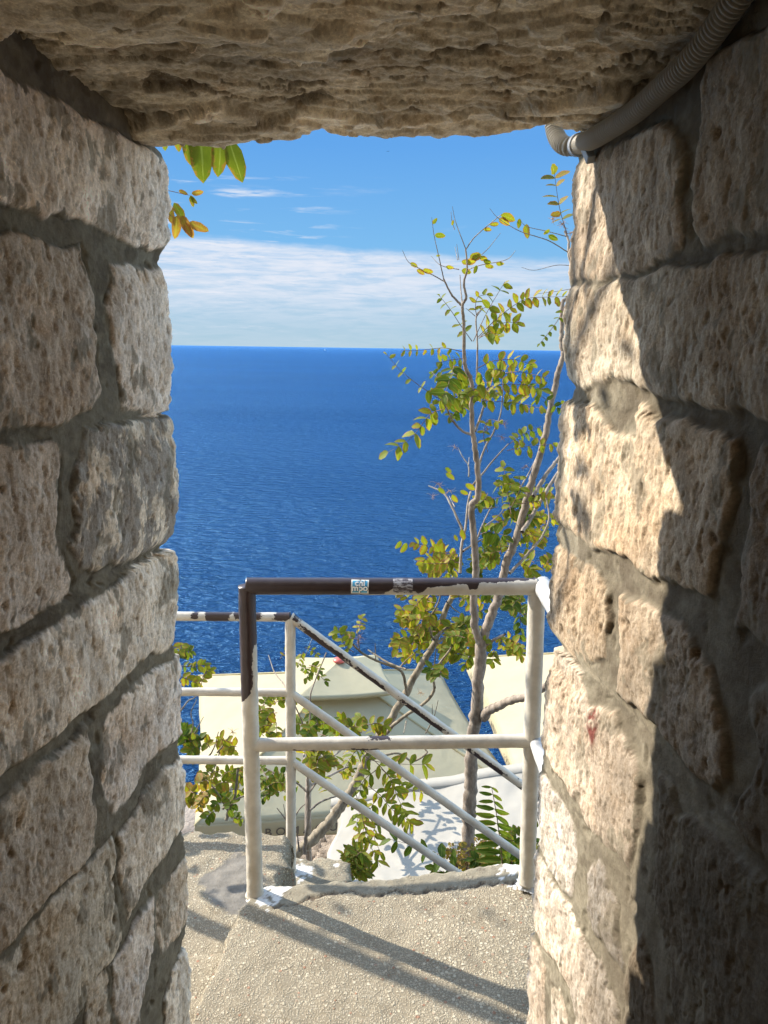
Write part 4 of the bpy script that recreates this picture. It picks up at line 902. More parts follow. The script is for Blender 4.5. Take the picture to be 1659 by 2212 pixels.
# ------------------------------------------------------------------ parasols and awning
def canopy_grid(c4, apex_h, n=40, top_cut=0.16, sag=0.06):
    c4 = [np.asarray(c, float) for c in c4]; ctr = sum(c4) / 4 + np.array([0, 0, apex_h])
    rows = []; m = 24
    for r_ in np.linspace(top_cut, 1.0, m):
        ring = []
        for k in range(4):
            a, b = c4[k], c4[(k + 1) % 4]
            for i in range(n):
                t = i / n; p = a * (1 - t) + b * t; p = ctr + (p - ctr) * r_
                p = p + np.array([0, 0, -sag * math.sin(math.pi * t) * (0.25 + 0.75 * r_) + 0.0])
                p = p + (sum(c4) / 4 - p) * np.array([1, 1, 0]) * 0.05 * math.sin(math.pi * t) * r_ * 0.5
                ring.append(p)
        rows.append(ring)
    return np.array(rows), ctr
def parasol(c4, apex_h, label, texts, vent=True, val=0.25, ground=-8.3):
    G, ctr = canopy_grid(c4, apex_h); cxy = sum(np.asarray(c) for c in c4) / 4
    root = thing('parasol', (cxy[0], cxy[1], ground), label, 'parasol', 'large square parasols on the terrace below')
    rr_, aa_ = np.meshgrid(np.linspace(0.16, 1, G.shape[0]), np.arange(G.shape[1]), indexing='ij')
    G[..., 2] += 0.020 * fbm(aa_ * 0.09, rr_ * 1.6, 4, 95, 0.5) * rr_ + 0.010 * np.abs(np.sin(aa_ * math.pi / 40)) * np.sin(rr_ * 9)
    last = G[-1]; H = []
    for k in np.linspace(0, 1, 8)[1:]:
        a = np.arange(len(last)); w = 0.012 * np.sin(a * 0.45) * k + 0.02 * fbm(a * 0.11, a * 0 + k, 3, 90) * k
        out = last - cxy; out[:, 2] = 0; out /= np.linalg.norm(out, axis=1)[:, None]
        H.append(last + out * (0.015 + w)[:, None] * k + np.array([0, 0, -val * k]))
    o = grid_mesh('canopy', G, CANVAS, root, wrap=True)
    V_ = grid_mesh('valance', np.concatenate([last[None], np.array(H)], 0), CANVAS, root, wrap=True)
    for ob in (o, V_):
        md = ob.modifiers.new('thickness', 'SOLIDIFY'); md.thickness = 0.004
    if vent:
        s_ = 0.33; v4 = [ctr + (np.asarray(c) - ctr) * s_ * 1.0 for c in c4]; v4 = [v + np.array([0, 0, 0.27]) for v in v4]
        Gv, cv = canopy_grid(v4, (ctr[2] + 0.16) - v4[0][2], top_cut=0.02, sag=0.03); Hv = Gv[-1:] + np.array([0, 0, -0.05])
        vo = grid_mesh('vent_cap', np.concatenate([Gv, Hv], 0), CANVAS, root, wrap=True); vo.modifiers.new('thickness', 'SOLIDIFY').thickness = 0.004
        top = Gv[0].mean(0)
    else: top = ctr
    # finial
    a = np.linspace(0, 2 * math.pi, 20, endpoint=False); prof = [(0.0, 0.045), (0.05, 0.04), (0.085, 0.02), (0.095, 0.0), (0.08, -0.02)]
    Gf = np.array([[[top[0] + math.cos(x) * r_, top[1] + math.sin(x) * r_, top[2] + z_ + 0.02] for x in a] for r_, z_ in prof]); grid_mesh('finial', Gf, REDP, root, wrap=True)
    pipe('pole', (cxy[0], cxy[1], ground), (top[0], top[1], top[2] - 0.03), 0.045, root, mat=DARKM, seed=60, wob=0)
    for c in c4:
        c = np.asarray(c); q_ = [ctr + (c - ctr) * t_ - np.array([0, 0, -0.006]) for t_ in (0.17, 1.0)]
        pipe('seam', q_[0], q_[1], 0.016, root, mat=SEAM, seed=62, wob=0.002, seg=8)
    for c in c4:
        c = np.asarray(c); pipe('rib', ctr + (c - ctr) * 0.05 - np.array([0, 0, 0.05]), ctr + (c - ctr) * 0.985 - np.array([0, 0, 0.03]), 0.014, root, mat=ALU, seed=61, wob=0)
    for (edge_i, txt, size, t, dn) in texts:
        V, Fc = text_mesh(txt, size, 0.002); a_, b_ = np.asarray(c4[edge_i]), np.asarray(c4[(edge_i + 1) % 4])
        e = (b_ - a_) / np.linalg.norm(b_ - a_); out = np.array([e[1], -e[0], 0]); 
        if out @ (a_ - cxy) < 0: out = -out
        right = np.cross(np.array([0, 0, 1.0]), out); right /= np.linalg.norm(right)
        inner = (cxy - (a_ + b_) / 2) * np.array([1, 1, 0]) * 0.025 * math.sin(math.pi * t)
        base_ = a_ + (b_ - a_) * t + out * 0.040 + inner + np.array([0, 0, -dn - 0.06 * math.sin(math.pi * t)])
        mesh_from('lettering', [base_ + right * x + np.array([0, 0, y]) for x, y in V], Fc, INK, root, smooth=False)
    adopt(root); return root
ZA = -5.6
cA = [atZ(421, 1784, ZA), atZ(1136, 1724, ZA), atZ(948, 1447, ZA), atZ(429, 1460, ZA)]
parasol(cA, 0.95, 'large square cream parasol with a vented top and red cap, middle of the terrace', [(0, 'B O N A Q U A', 0.155, 0.325, 0.18)])
ZB = -5.35
b0 = atZ(1011, 1421, ZB); b1 = atZ(1160, 1776, ZB); e_ = (b1 - b0); e_ /= np.linalg.norm(e_); pr_ = np.array([-e_[1], e_[0], 0]); pr_ = pr_ if pr_[0] > 0 else -pr_
b1 = b0 + e_ * 4.1; cB = [b1, b1 + pr_ * 4.1, b0 + pr_ * 4.1, b0]
parasol(cB, 1.0, 'cream parasol with lettered hem at the right edge, partly behind the right wall', [(3, 'bonaqua', 0.15, 0.14, 0.17), (3, 'SODA', 0.13, 0.76, 0.17), (3, 'A MINERA', 0.11, 0.52, 0.17), (3, 'So.', 0.15, 0.92, 0.17)])

def awning():
    tl = atY(716, 1724, 6.4); tr = atY(1330, 1614, 6.6); bl = atY(742, 1960, 4.6); br = atY(1330, 1960, 4.3); 
    nu, nv = 90, 60; G = np.zeros((nv + 1, nu + 1, 3)); nz = rng
    for j in range(nv + 1):
        for i in range(nu + 1):
            a, b = i / nu, j / nv; top = tl * (1 - a) + tr * a; bot = bl * (1 - a) + br * a
            G[j, i] = top * (1 - b) + bot * b
    U, V = np.meshgrid(np.linspace(0, 1, nu + 1), np.linspace(0, 1, nv + 1))
    G[..., 2] += -0.10 * np.sin(V * math.pi) + 0.022 * fbm(U * 6, V * 3, 4, 901) + 0.008 * np.sin(U * 26 + V * 5) * np.exp(-V * 7)
    G[..., 0] += 0.08 * np.sin(V * 9) * np.exp(-U * 18)
    root = thing('awning', (1.0, 5.5, -8.3), 'white canvas awning below the landing catching leaf shadows', 'awning')
    o = grid_mesh('canvas', G, WHITEC, root); o.modifiers.new('thickness', 'SOLIDIFY').thickness = 0.005
    # drooping left hem
    L0 = G[:, 0]; Hm = []
    for k in np.linspace(0, 1, 10): Hm.append(L0 + np.array([-0.02, 0.02, -0.34]) * k * (0.5 + 0.5 * np.sin(np.linspace(0, 7, len(L0))) ** 2)[:, None] + np.stack([0.03 * np.sin(np.linspace(0, 30, len(L0))) * k, 0 * L0[:, 0], 0 * L0[:, 0]], 1))
    h = grid_mesh('hem', np.array(Hm), WHITEC, root); h.modifiers.new('thickness', 'SOLIDIFY').thickness = 0.004
    tp = G[0]; grid_mesh('top_hem', np.array([tp + np.array([0, 0.02, -0.05]), tp + np.array([0, 0.012, 0.012]), tp + np.array([0, -0.14, 0.012]), tp + np.array([0, -0.145, -0.02])]), WHITEC, root)
    for p, n_ in ((tl, 0), (tr, 1)): pipe('post', (p[0] + (0.1 if n_ == 0 else -.1), p[1] + 0.0, -8.3), p + np.array([0.1 if n_ == 0 else -.1, 0, -0.03]), 0.03, root, mat=DARKM, seed=70, wob=0)
    for p in (bl, br): pipe('post', (p[0], p[1], -8.3), p + np.array([0, 0, -0.03]), 0.03, root, mat=DARKM, seed=71, wob=0)
    pipe('beam', tl + np.array([0, 0, -.05]), tr + np.array([0, 0, -.05]), 0.025, root, mat=ALU, seed=72, wob=0)
    adopt(root)
awning()

# slatted pergola at the left edge
pg = thing('pergola', (-3.6, 8.6, -8.3), 'weathered slatted pergola roof glimpsed left of the middle parasol', 'pergola')
c0 = atZ(380, 1612, -6.0); c1 = atZ(424, 1640, -6.0)
for i in range(26):
    y = 9.6 - i * 0.13
    o = box('slat', (-1.9, -0.035, -0.012), (1.3, 0.035, 0.012), WOODS, pg); o.location = (-4.25, y, -6.02); o.rotation_euler = (0, 0.03, math.radians(24))
for x in (-5.6, -4.3, -3.45):
    box('beam', (x - 0.04, 6.2, -6.16), (x + 0.04, 9.9, -6.05), WOODS, pg)
for x, y in ((-5.6, 6.3), (-3.45, 6.3), (-5.6, 9.8), (-3.45, 9.8)): box('post', (x - 0.05, y - 0.05, -8.3), (x + 0.05, y + 0.05, -6.16), WOODS, pg)
adopt(pg)

# rocks, white pole and chair-like bits under the parasol
def boulder(c, r, seed, label):
    a = np.linspace(0, 2 * math.pi, 40, endpoint=False); t = np.linspace(0.02, math.pi - 0.02, 24); T_, A_ = np.meshgrid(t, a, indexing='ij')
    X, Y, Z = np.sin(T_) * np.cos(A_), np.sin(T_) * np.sin(A_), np.cos(T_)
    k = 1 + 0.25 * fbm(X * 1.3 + Z, Y * 1.3 - Z * 0.7, 5, seed, 0.55)
    G = np.stack([c[0] + X * k * r, c[1] + Y * k * r, c[2] + Z * k * r * 0.75], -1); o = grid_mesh('boulder', G, ROCK, None, wrap=True); tag(o, label, 'boulder', 'boulders on the terrace'); return o
boulder(atZ(735, 1838, -8.1), 0.45, 3, 'pale rounded boulder beside the white pole under the parasol')
boulder(atZ(700, 1826, -8.1), 0.40, 4, 'brown boulder half hidden by the leaning trunk')
wp = atZ(724, 1850, -8.2); pipe_o = pipe('white_pole', wp, atY(708, 1812, wp[1] + 0.25), 0.03, None, mat=ALU, seed=80, wob=0); tag(pipe_o, 'thin white slanting pole among the rocks under the parasol', 'pole')

# tiny yacht near the horizon
bt = thing('yacht', (0, 0, 0), 'tiny white yacht just below the horizon', 'boat')
bp = atZ(702, 752.4, SEA_Z); 
if bp[1] < 0 or bp[1] > 9000: bp = atY(702, 760, 4000)
BY = 5200.0; bx = atY(702, 750, BY)[0]
def yacht(x, y, s):
    v = []; n = 12
    for i in range(n + 1):
        t = i / n * 2 - 1; w = 2.2 * (1 - abs(t) ** 2.4) + 0.05; v += [(t * 7 * s, -w * s, 1.6 * s), (t * 7 * s, w * s, 1.6 * s), (t * 6 * s, 0, -0.4)]
    f = []
    for i in range(n):
        a = i * 3; b = a + 3; f += [(a, b, b + 2, a + 2), (a + 2, b + 2, b + 1, a + 1), (a + 1, b + 1, b, a)]
    o = mesh_from('hull', v, f, ALU, bt, smooth=False)
    mesh_from('sail', [(-4 * s, 0, 2 * s), (0.5 * s, 0, 2 * s), (0.5 * s, 0, 15 * s), (-4 * s, 0.05, 2 * s), (0.5 * s, 0.05, 2 * s), (0.5 * s, 0.05, 15 * s)], [(0, 1, 2), (5, 4, 3), (0, 3, 4, 1), (1, 4, 5, 2), (2, 5, 3, 0)], ALU, bt, smooth=False)
    mesh_from('cabin', [(a * s, b * s, c * s) for c in (1.6, 2.6) for a, b in ((-3, -1), (2, -1), (2, 1), (-3, 1))], [(0, 3, 2, 1), (4, 5, 6, 7), (0, 1, 5, 4), (1, 2, 6, 5), (2, 3, 7, 6), (3, 0, 4, 7)], ALU, bt, smooth=False)
    bt.location = (x, y, SEA_Z)
yacht(bx, BY, 1.0)
# a bird high over the sea
bpv = atY(838, 327, 60)
brd = mesh_from('bird', [(0, -.22, 0), (.05, 0, .05), (0, .25, .02), (-.05, 0, .05), (0, 0, -.04), (.45, -.05, .12), (.42, .08, .10), (-.45, -.05, .12), (-.42, .08, .10)], [(0, 1, 3), (1, 2, 3), (0, 4, 1), (1, 4, 2), (2, 4, 3), (3, 4, 0), (1, 5, 6), (1, 6, 2), (3, 8, 7), (3, 2, 8)], Mat('dark_feathers').color((0.03, 0.03, 0.035)).m, None, smooth=False)
brd.location = tuple(bpv); brd.scale = (0.28, 0.28, 0.28); tag(brd, 'tiny dark bird in the blue sky just under the lintel', 'bird')

# ------------------------------------------------------------------ plants
K1 = lambda x, y: (768 + .2976 * x, 329.2 + .2976 * y)
K2 = lambda x, y: (768 + .2976 * x, 768 + .2976 * y)
K3 = lambda x, y: (356.6 + .2811 * x, 1207 + .2811 * y)
K4 = lambda x, y: (768 + .2811 * x, 1207 + .2811 * y)
K5 = lambda x, y: (356.6 + .2811 * x, 1591 + .2811 * y)
K6 = lambda x, y: (768 + .2811 * x, 1591 + .2811 * y)
KD = lambda x, y: (x, y)

class Leaves:
    def __init__(s): s.V = []; s.F = []; s.A = []
    def leaflet(s, p, d, nrm, ln, wd, hue, droop=0.15, rag=0.12, fold=0.25, round_=False):
        d = d / (np.linalg.norm(d) + 1e-9); nrm = nrm - d * (nrm @ d); nrm /= np.linalg.norm(nrm) + 1e-9; sd_ = np.cross(d, nrm)
        ts = (0, .12, .3, .5, .7, .87, 1.0); ws = (0.08, .66, .96, 1.0, .86, .56, .03) if not round_ else (.05, .70, 1.0, 1.0, .88, .55, .04)
        b0 = len(s.V); cu_ = random.uniform(-0.12, 0.12)
        for t, w in zip(ts, ws):
            c = p + d * ln * t - nrm * ln * droop * t * t + sd_ * ln * cu_ * t * t
            for sgn in (-1, 0, 1):
                ww = w * wd * 0.5 * (1 + random.uniform(-rag, rag)) if sgn else 0
                s.V.append(c + sd_ * sgn * ww + nrm * abs(sgn) * ww * fold); s.A.append((hue, abs(sgn) * (0.75 + 0.25 * (t > .5)), t))
        for i in range(len(ts) - 1):
            a = b0 + i * 3
            s.F += [(a, a + 3, a + 4, a + 1), (a + 1, a + 4, a + 5, a + 2)]
    def mesh(s, name, mat, parent):
        return mesh_from(name, s.V, s.F, mat, parent, True, {'leaf': np.array(s.A)})
def rv(): v = np.array([random.gauss(0, 1) for _ in range(3)]); return v / np.linalg.norm(v)
class Plant:
    def __init__(s, name, base, label, cat='tree', group=None):
        s.root = thing(name, base, label, cat, group); s.thick = []; s.thin = []; s.lv = {}
    def lvs(s, m): return s.lv.setdefault(m, Leaves())
    def branch(s, K, pts, w0, w1, y0, y1, thin=False, n=8):
        P = [atY(*K(*p), y0 + (y1 - y0) * i / (len(pts) - 1)) for i, p in enumerate(pts)]; path = crom(P, n)
        w = np.linspace(w0, w1, len(path)) / 2 * 0.86; rad = np.array([w_ * depth(q_) / F for w_, q_ in zip(w, path)])
        k = np.arange(len(path)); rad = rad * (1 + 0.05 * np.sin(k * 1.3 + w0) * np.cos(k * 0.7))
        path = path + np.random.default_rng(len(s.thick) + len(s.thin)).normal(0, 1, path.shape) * rad[:, None] * 0.10
        (s.thin if thin else s.thick).append((path, rad)); return path
    def compound(s, K, pts, npair, leafpx, y0, y1, mat, hue=(0, 1), wr=0.58, start=0.15, droop=0.2, skip=0.12, lift=0.0, term=True, ang=1.0, rnd=False, rag=0.20):
        path = s.branch(K, pts, 2.2, 1.0, y0, y1, thin=True, n=10); lf = s.lvs(mat); n = len(path)
        for k in range(npair + (1 if term else 0)):
            t = start + (1 - start) * (k + 0.5 * (k < npair)) / max(npair, 1); t = min(t, 1.0); i = min(int(t * (n - 1)), n - 2)
            p = path[i]; ax = path[min(i + 1, n - 1)] - path[max(i - 1, 0)]; ax /= np.linalg.norm(ax) + 1e-9
            view = -p / np.linalg.norm(p); side = np.cross(ax, view); side /= np.linalg.norm(side) + 1e-9
            ln = leafpx * depth(p) / F * random.uniform(0.66, 1.02)
            for sg in ((-1, 1) if not (term and k == npair) else (0,)):
                if random.random() < skip: continue
                d = ax * (0.55 if sg else 1.0) + side * sg * ang + rv() * 0.22 + np.array([0, 0, -droop]); nr = view * 0.6 + np.array([0, 0, 0.7]) + rv() * 0.45
                lf.leaflet(p, d, nr, ln, ln * wr * random.uniform(.9, 1.1), random.uniform(*hue) ** 1.2, droop=random.uniform(0, .3), round_=rnd, rag=rag)
    def fill(s, K, cx, cy, rx, ry, count, leafpx, y0, y1, mat, hue=(0, 1), npair=(3, 5), length=(90, 170), wr=0.58, droop=0.25, rnd=False, sticks=True, updir=None, **kw):
        for _ in range(count):
            a = random.uniform(0, 2 * math.pi); r_ = math.sqrt(random.random()); x, y = cx + math.cos(a) * rx * r_, cy + math.sin(a) * ry * r_
            b = random.uniform(0, 2 * math.pi) if updir is None else updir + random.uniform(-.8, .8); l = random.uniform(*length)
            x2, y2 = x + math.cos(b) * l, y + math.sin(b) * l * 0.7; yy = random.uniform(y0, y1)
            s.compound(K, [(x, y), ((x + x2) / 2, (y + y2) / 2 - l * 0.12), (x2, y2)], random.randint(*npair), leafpx * random.uniform(.75, 1.15), yy, yy + random.uniform(-.12, .12), mat, hue, wr=wr, droop=droop, skip=0.15, rnd=rnd, **kw)
    def single(s, K, x, y, dx, dy, leafpx, Y, mat, hue=0.5, wr=0.5, **kw):
        p = atY(*K(x, y), Y); q = atY(*K(x + dx, y + dy), Y); d = q - p; ln = leafpx * depth(p) / F; v = -p / np.linalg.norm(p)
        s.lvs(mat).leaflet(p, d, v + rv() * 0.3, ln, ln * wr, hue, **kw)
    def stalks(s, K, x, y, r, Y, n=26):
        n = int(n * 0.6)
        c = atY(*K(x, y), Y); rr_ = r * .2976 * Y / F; s.dry = getattr(s, 'dry', [])
        for _ in range(n):
            e = c + rv() * rr_ * random.uniform(.5, 1) * np.array([1, 1, .8]); m_ = (c + e) / 2 + rv() * rr_ * .15; s.dry.append((crom([c, m_, e], 4), np.linspace(0.0009, 0.0005, 9)))
    def done(s, bark, twig=None, seg=12):
        for i_, tb in enumerate(s.thick): tubes_mesh('trunk' if i_ == 0 else 'branch', [tb], bark, s.root, seg)
        if len(s.thin) > 70: tag(tubes_mesh('twigs', s.thin, twig or TWIG, s.root, 5), kind='stuff')
        else:
            for tb in s.thin: tubes_mesh('twig', [tb], twig or TWIG, s.root, 5)
        if getattr(s, 'dry', None): tag(tubes_mesh('seed_stalks', s.dry, DRY, s.root, 4), kind='stuff')
        for m, lf in s.lv.items(): lf.mesh('foliage', m, s.root)
        adopt(s.root)

# --- main tree
Y = 3.25
T = Plant('ailanthus_tree', atY(1012, 1985, Y), 'tall sparse tree with forked pale trunk right of centre, in front of the sea')
T.branch(KD, [(1010, 2260), (1011, 1960), (1010, 1850), (1014, 1760), (1018, 1680), (1022, 1600), (1030, 1530), (1036, 1440), (1040, 1380)], 36, 29, Y, Y)
T.branch(KD, [(1040, 1400), (1026, 1350), (1023, 1290), (1028, 1240), (1024, 1164), (1018, 1097), (1031, 1075), (1034, 1036), (1027, 976), (1021, 932), (1019, 887), (1019, 828), (1006, 795), (1003, 770), (1002, 701), (999, 660), (1007, 643), (1002, 612), (1009, 580), (1006, 537)], 21, 4, Y, Y - 0.25)
T.branch(KD, [(1042, 1395), (1049, 1362), (1066, 1319), (1080, 1280), (1094, 1215), (1119, 1149), (1146, 1051), (1161, 1000), (1176, 947), (1191, 872), (1205, 807), (1217, 768), (1213, 746), (1214, 700), (1215, 655), (1228, 640), (1240, 600), (1229, 552), (1228, 520), (1220, 499)], 25, 5, Y, Y + 0.3)
for K, pts, a, b, dy in [
 (K1, [(775, 1115), (720, 1060), (690, 1020), (640, 920)], 6, 4, -.1), (K1, [(640, 935), (560, 890), (440, 830), (380, 790), (340, 710)], 3, 1, -.2), (K1, [(640, 920), (610, 780), (570, 600), (553, 470)], 3, 1, -.3), (K1, [(775, 1110), (765, 1000), (758, 890)], 4, 2, .1),
 (K1, [(800, 700), (750, 570), (720, 480), (703, 392)], 2.5, 1, -.1), (K1, [(720, 560), (700, 500), (693, 430)], 2, 1, 0), (K1, [(800, 705), (870, 610), (1010, 490), (1060, 450)], 3, 1.5, -.2), (K1, [(820, 850), (900, 820), (1090, 780), (1163, 713)], 3, 1, -.2), (K1, [(750, 780), (735, 665)], 2, 1, 0), (K1, [(850, 800), (960, 700), (1053, 585)], 2.5, 1, .1), (K1, [(750, 850), (620, 820), (548, 752)], 2.5, 1, .1), (K1, [(740, 780), (722, 685)], 2, 1, .1),
 (K2, [(870, 550), (930, 370), (960, 220), (1000, 130)], 7, 3, .2), (K1, [(880, 1659), (885, 1400), (875, 1200), (920, 1130)], 5, 3, .15), (K1, [(880, 1190), (930, 1130), (1000, 1108)], 2.5, 1, 0), (K1, [(870, 1190), (800, 1130)], 2, 1, 0),
 (K2, [(845, 575), (780, 550), (710, 480), (670, 400), (635, 335)], 7, 4, -.2), (K2, [(890, 830), (930, 690), (1010, 540), (1060, 380), (1070, 100)], 6, 2.5, .2), (K2, [(850, 940), (920, 860), (1000, 760), (1110, 640)], 6, 3, .15), (K2, [(822, 880), (820, 800), (780, 740), (745, 670)], 4, 2, .1), (K2, [(820, 800), (825, 740)], 3, 2, .1),
 (K2, [(1290, 1020), (1380, 870), (1470, 750), (1560, 640)], 11, 8, .3), (K2, [(1210, 1280), (1290, 1150), (1390, 980), (1470, 850), (1540, 740)], 11, 8, .4), (K2, [(1120, 1580), (1250, 1440), (1350, 1320), (1405, 1180), (1380, 1010)], 8, 4, .3), (K2, [(1190, 970), (1260, 850), (1330, 700)], 5, 2, .2),
 (K2, [(760, 1580), (770, 1380), (800, 1240), (815, 1080), (835, 990)], 8, 5, .25), (K2, [(775, 1260), (700, 1100), (640, 1000), (530, 945)], 7, 3, .2), (K2, [(780, 1420), (880, 1355), (950, 1320)], 6, 3, .3), (K2, [(880, 1340), (930, 1210), (990, 1090)], 5, 3, .2), (K2, [(860, 1100), (950, 1110), (1030, 1100)], 4, 2, 0), (K2, [(940, 1240), (1050, 1150), (1080, 1090)], 4, 2, .2), (K2, [(720, 1100), (680, 1020)], 3, 1.5, .2),
 (K4, [(985, 1225), (1010, 1180), (1100, 1130), (1200, 1085), (1320, 1055), (1420, 1010), (1520, 940)], 24, 17, -.35), (K4, [(1000, 660), (1060, 625), (1150, 580)], 9, 6, -.1), (K2, [(1330, 690), (1365, 640)], 4, 2, 0), (K1, [(1550, 730), (1400, 640), (1200, 575), (1040, 480), (975, 408)], 3, 1, -.3), (K1, [(1530, 610), (1400, 575), (1250, 540), (1200, 500)], 2.5, 1, -.2), (K1, [(1560, 820), (1450, 820), (1300, 855), (1205, 835)], 1.8, 0.9, 0), (K1, [(1570, 990), (1450, 1010), (1325, 1025)], 1.6, .8, 0)]:
    T.branch(K, pts, a, b, Y, Y + dy)
c = T.compound; A_ = LEAF_A
c(K1, [(1535, 590), (1480, 400), (1440, 130)], 6, 34, Y, Y - .2, LEAF_Y, (0, 1), start=.25, skip=.15)
for x, y, dx, dy, l, h in ((1240, 520, 0, 90, 30, .8), (1190, 480, 0, 60, 20, .4), (1410, 560, -30, 20, 16, .3), (1400, 600, 60, 40, 24, .1), (1055, 455, 110, 30, 34, .5), (1040, 480, 60, 30, 28, 1), (1040, 520, -60, 0, 20, 1), (930, 560, 60, 0, 18, .9), (560, 520, 30, -40, 16, .4), (575, 600, 80, 5, 24, .2), (700, 530, 8, -30, 12, .9), (585, 750, 20, 0, 9, .4), (400, 800, 45, 35, 18, .6), (445, 850, 60, 40, 20, 1), (490, 850, 75, 30, 23, .8), (940, 820, 60, 20, 20, .7), (1020, 805, 60, 10, 18, .6), (880, 820, -15, 60, 18, .2), (655, 830, 60, 5, 18, .8)):
    T.single(K1, x, y, dx, dy, l, Y - .1, A_, h)
for x, y, l, h in ((830, 770, 26, .5), (900, 760, 18, 1), (770, 790, 20, .6), (800, 800, 24, .9), (770, 855, 22, .4), (845, 770, 22, .7), (930, 780, 18, .3)):
    T.single(K1, x, y, random.uniform(20, 60), random.uniform(-20, 30), l, Y - .2, A_, h, wr=.62)
c(K1, [(845, 1370), (760, 1250), (680, 1130), (600, 1030)], 6, 20, Y, Y - .3, A_, (0, .5), wr=.55, skip=.1)
c(K1, [(855, 1370), (960, 1150), (1085, 938)], 6, 26, Y, Y - .3, A_, (0, 1), start=.45)
c(K1, [(890, 1340), (1000, 1230), (1150, 1110), (1250, 1060), (1400, 1050), (1530, 1048)], 12, 26, Y - .1, Y - .35, A_, (.2, 1), start=.12, skip=.05)
c(K1, [(895, 1350), (960, 1290), (1060, 1240), (1180, 1235)], 6, 27, Y + .1, Y, A_, (.3, 1))
c(K1, [(900, 1345), (980, 1310), (1050, 1330)], 4, 27, Y, Y - .2, A_, (0, .9), skip=0)
c(K1, [(1530, 1090), (1480, 1200), (1400, 1310), (1330, 1395)], 6, 16, Y + .2, Y, A_, (0, .5))
c(K1, [(770, 1445), (640, 1420), (480, 1435), (325, 1440)], 8, 18, Y, Y - .3, A_, (.3, 1), wr=.5)
c(K2, [(640, 335), (480, 230), (330, 110), (215, -20)], 6, 19, Y, Y - .4, A_, (0, .5), skip=.3)
c(K1, [(880, 1190), (870, 1120), (890, 1050), (960, 1030)], 4, 18, Y, Y, A_, (.2, .9))
for pts, n_, l, hh in [([(850, 300), (1000, 220), (1200, 210), (1370, 245)], 9, 30, (0, .9)), ([(850, 330), (1000, 330), (1200, 350), (1350, 385)], 9, 27, (0, .7)), ([(870, 100), (1000, 40), (1150, 30), (1280, 65)], 7, 26, (.1, .9)), ([(1060, 130), (1200, 120), (1400, 165)], 7, 25, (.2, 1)), ([(660, 340), (800, 250), (1000, 180)], 6, 44, (0, .5)), ([(830, 310), (700, 300), (590, 330)], 4, 36, (0, .6)), ([(640, 388), (540, 430), (400, 600), (220, 712)], 8, 34, (0, .8)), ([(700, 250), (620, 180), (545, 110)], 4, 22, (.1, .5)), ([(800, 20), (700, 30), (600, 50)], 5, 20, (.2, .8)), ([(850, 370), (740, 400), (700, 440)], 3, 26, (0, .8)), ([(720, 60), (690, 160), (640, 300)], 5, 34, (0, .5)), ([(840, 210), (760, 160), (700, 120)], 4, 30, (0, .4)),
  ([(1120, 640), (1200, 580), (1350, 512)], 6, 22, (.2, .9)), ([(1100, 690), (1250, 660), (1450, 640)], 6, 24, (.1, .9)), ([(1130, 1150), (1100, 1000), (1075, 790)], 7, 24, (0, .4)), ([(1130, 1100), (1190, 980), (1190, 870)], 5, 24, (0, .3)), ([(1150, 1000), (1050, 1030), (920, 1045)], 5, 26, (0, .5)), ([(1170, 1080), (1300, 1060), (1420, 1040)], 6, 24, (.1, .9)), ([(1090, 1090), (1200, 1130), (1300, 1190)], 5, 28, (0, .8)), ([(1200, 950), (1100, 930), (1020, 960)], 4, 24, (0, .5)), ([(900, 1300), (970, 1280), (1100, 1310)], 5, 30, (0, .5)), ([(960, 700), (930, 580), (960, 470), (1050, 480)], 5, 22, (.1, .9)), ([(1180, 180), (1300, 260), (1480, 390)], 6, 25, (0, .6)), ([(960, 1000), (940, 1040), (880, 1080)], 3, 24, (0, .6))]:
    c(K2, pts, n_, l, Y + random.uniform(-.2, .2), Y + random.uniform(-.3, .3), random.choice([LEAF_A, LEAF_A, LEAF_G]), hh)
T.fill(K2, 1040, 180, 190, 110, 3, 22, Y - .3, Y + .3, LEAF_A, (0, .8)); T.fill(K2, 820, 230, 150, 90, 2, 24, Y - .3, Y, LEAF_A, (0, .4))
T.fill(K2, 1150, 1020, 150, 140, 5, 22, Y, Y + .5, LEAF_G, (0, 1)); T.fill(K2, 1250, 1430, 190, 150, 12, 23, Y, Y + .7, LEAF_A, (0, .9)); T.fill(K2, 1000, 1480, 150, 110, 7, 25, Y, Y + .6, LEAF_G, (0, 1))
T.fill(K2, 1330, 1250, 110, 120, 6, 25, Y + .2, Y + .7, LEAF_A, (.2, 1)); T.fill(K2, 1230, 1180, 100, 60, 3, 25, Y, Y + .4, LEAF_A, (.3, 1))
T.fill(K4, 1180, 360, 140, 100, 9, 27, Y + .2, Y + .8, LEAF_G, (0, 1)); T.fill(K4, 1000, 650, 160, 90, 7, 24, Y, Y + .5, LEAF_A, (0, .8)); T.fill(K4, 1220, 690, 80, 30, 4, 20, Y, Y + .4, LEAF_A, (.2, .9)); T.fill(K4, 870, 640, 100, 80, 7, 26, Y, Y + .4, LEAF_G, (.2, 1)); T.fill(K4, 840, 370, 80, 90, 5, 26, Y, Y + .5, LEAF_A, (.1, .9))
c(K4, [(1265, 400), (1265, 520), (1262, 690)], 5, 26, Y, Y, LEAF_G, (0, 1), droop=.8)
for x, y, r_ in ((1430, 480, 60), (1500, 520, 60), (1570, 580, 50)): T.stalks(K1, x, y, r_, Y)
for x, y, r_ in ((720, 670, 60), (600, 930, 80), (680, 980, 70), (560, 1020, 60), (960, 540, 60), (1060, 590, 60), (1080, 500, 60), (1240, 800, 60), (700, 1430, 60)): T.stalks(K2, x, y, r_, Y, 18)
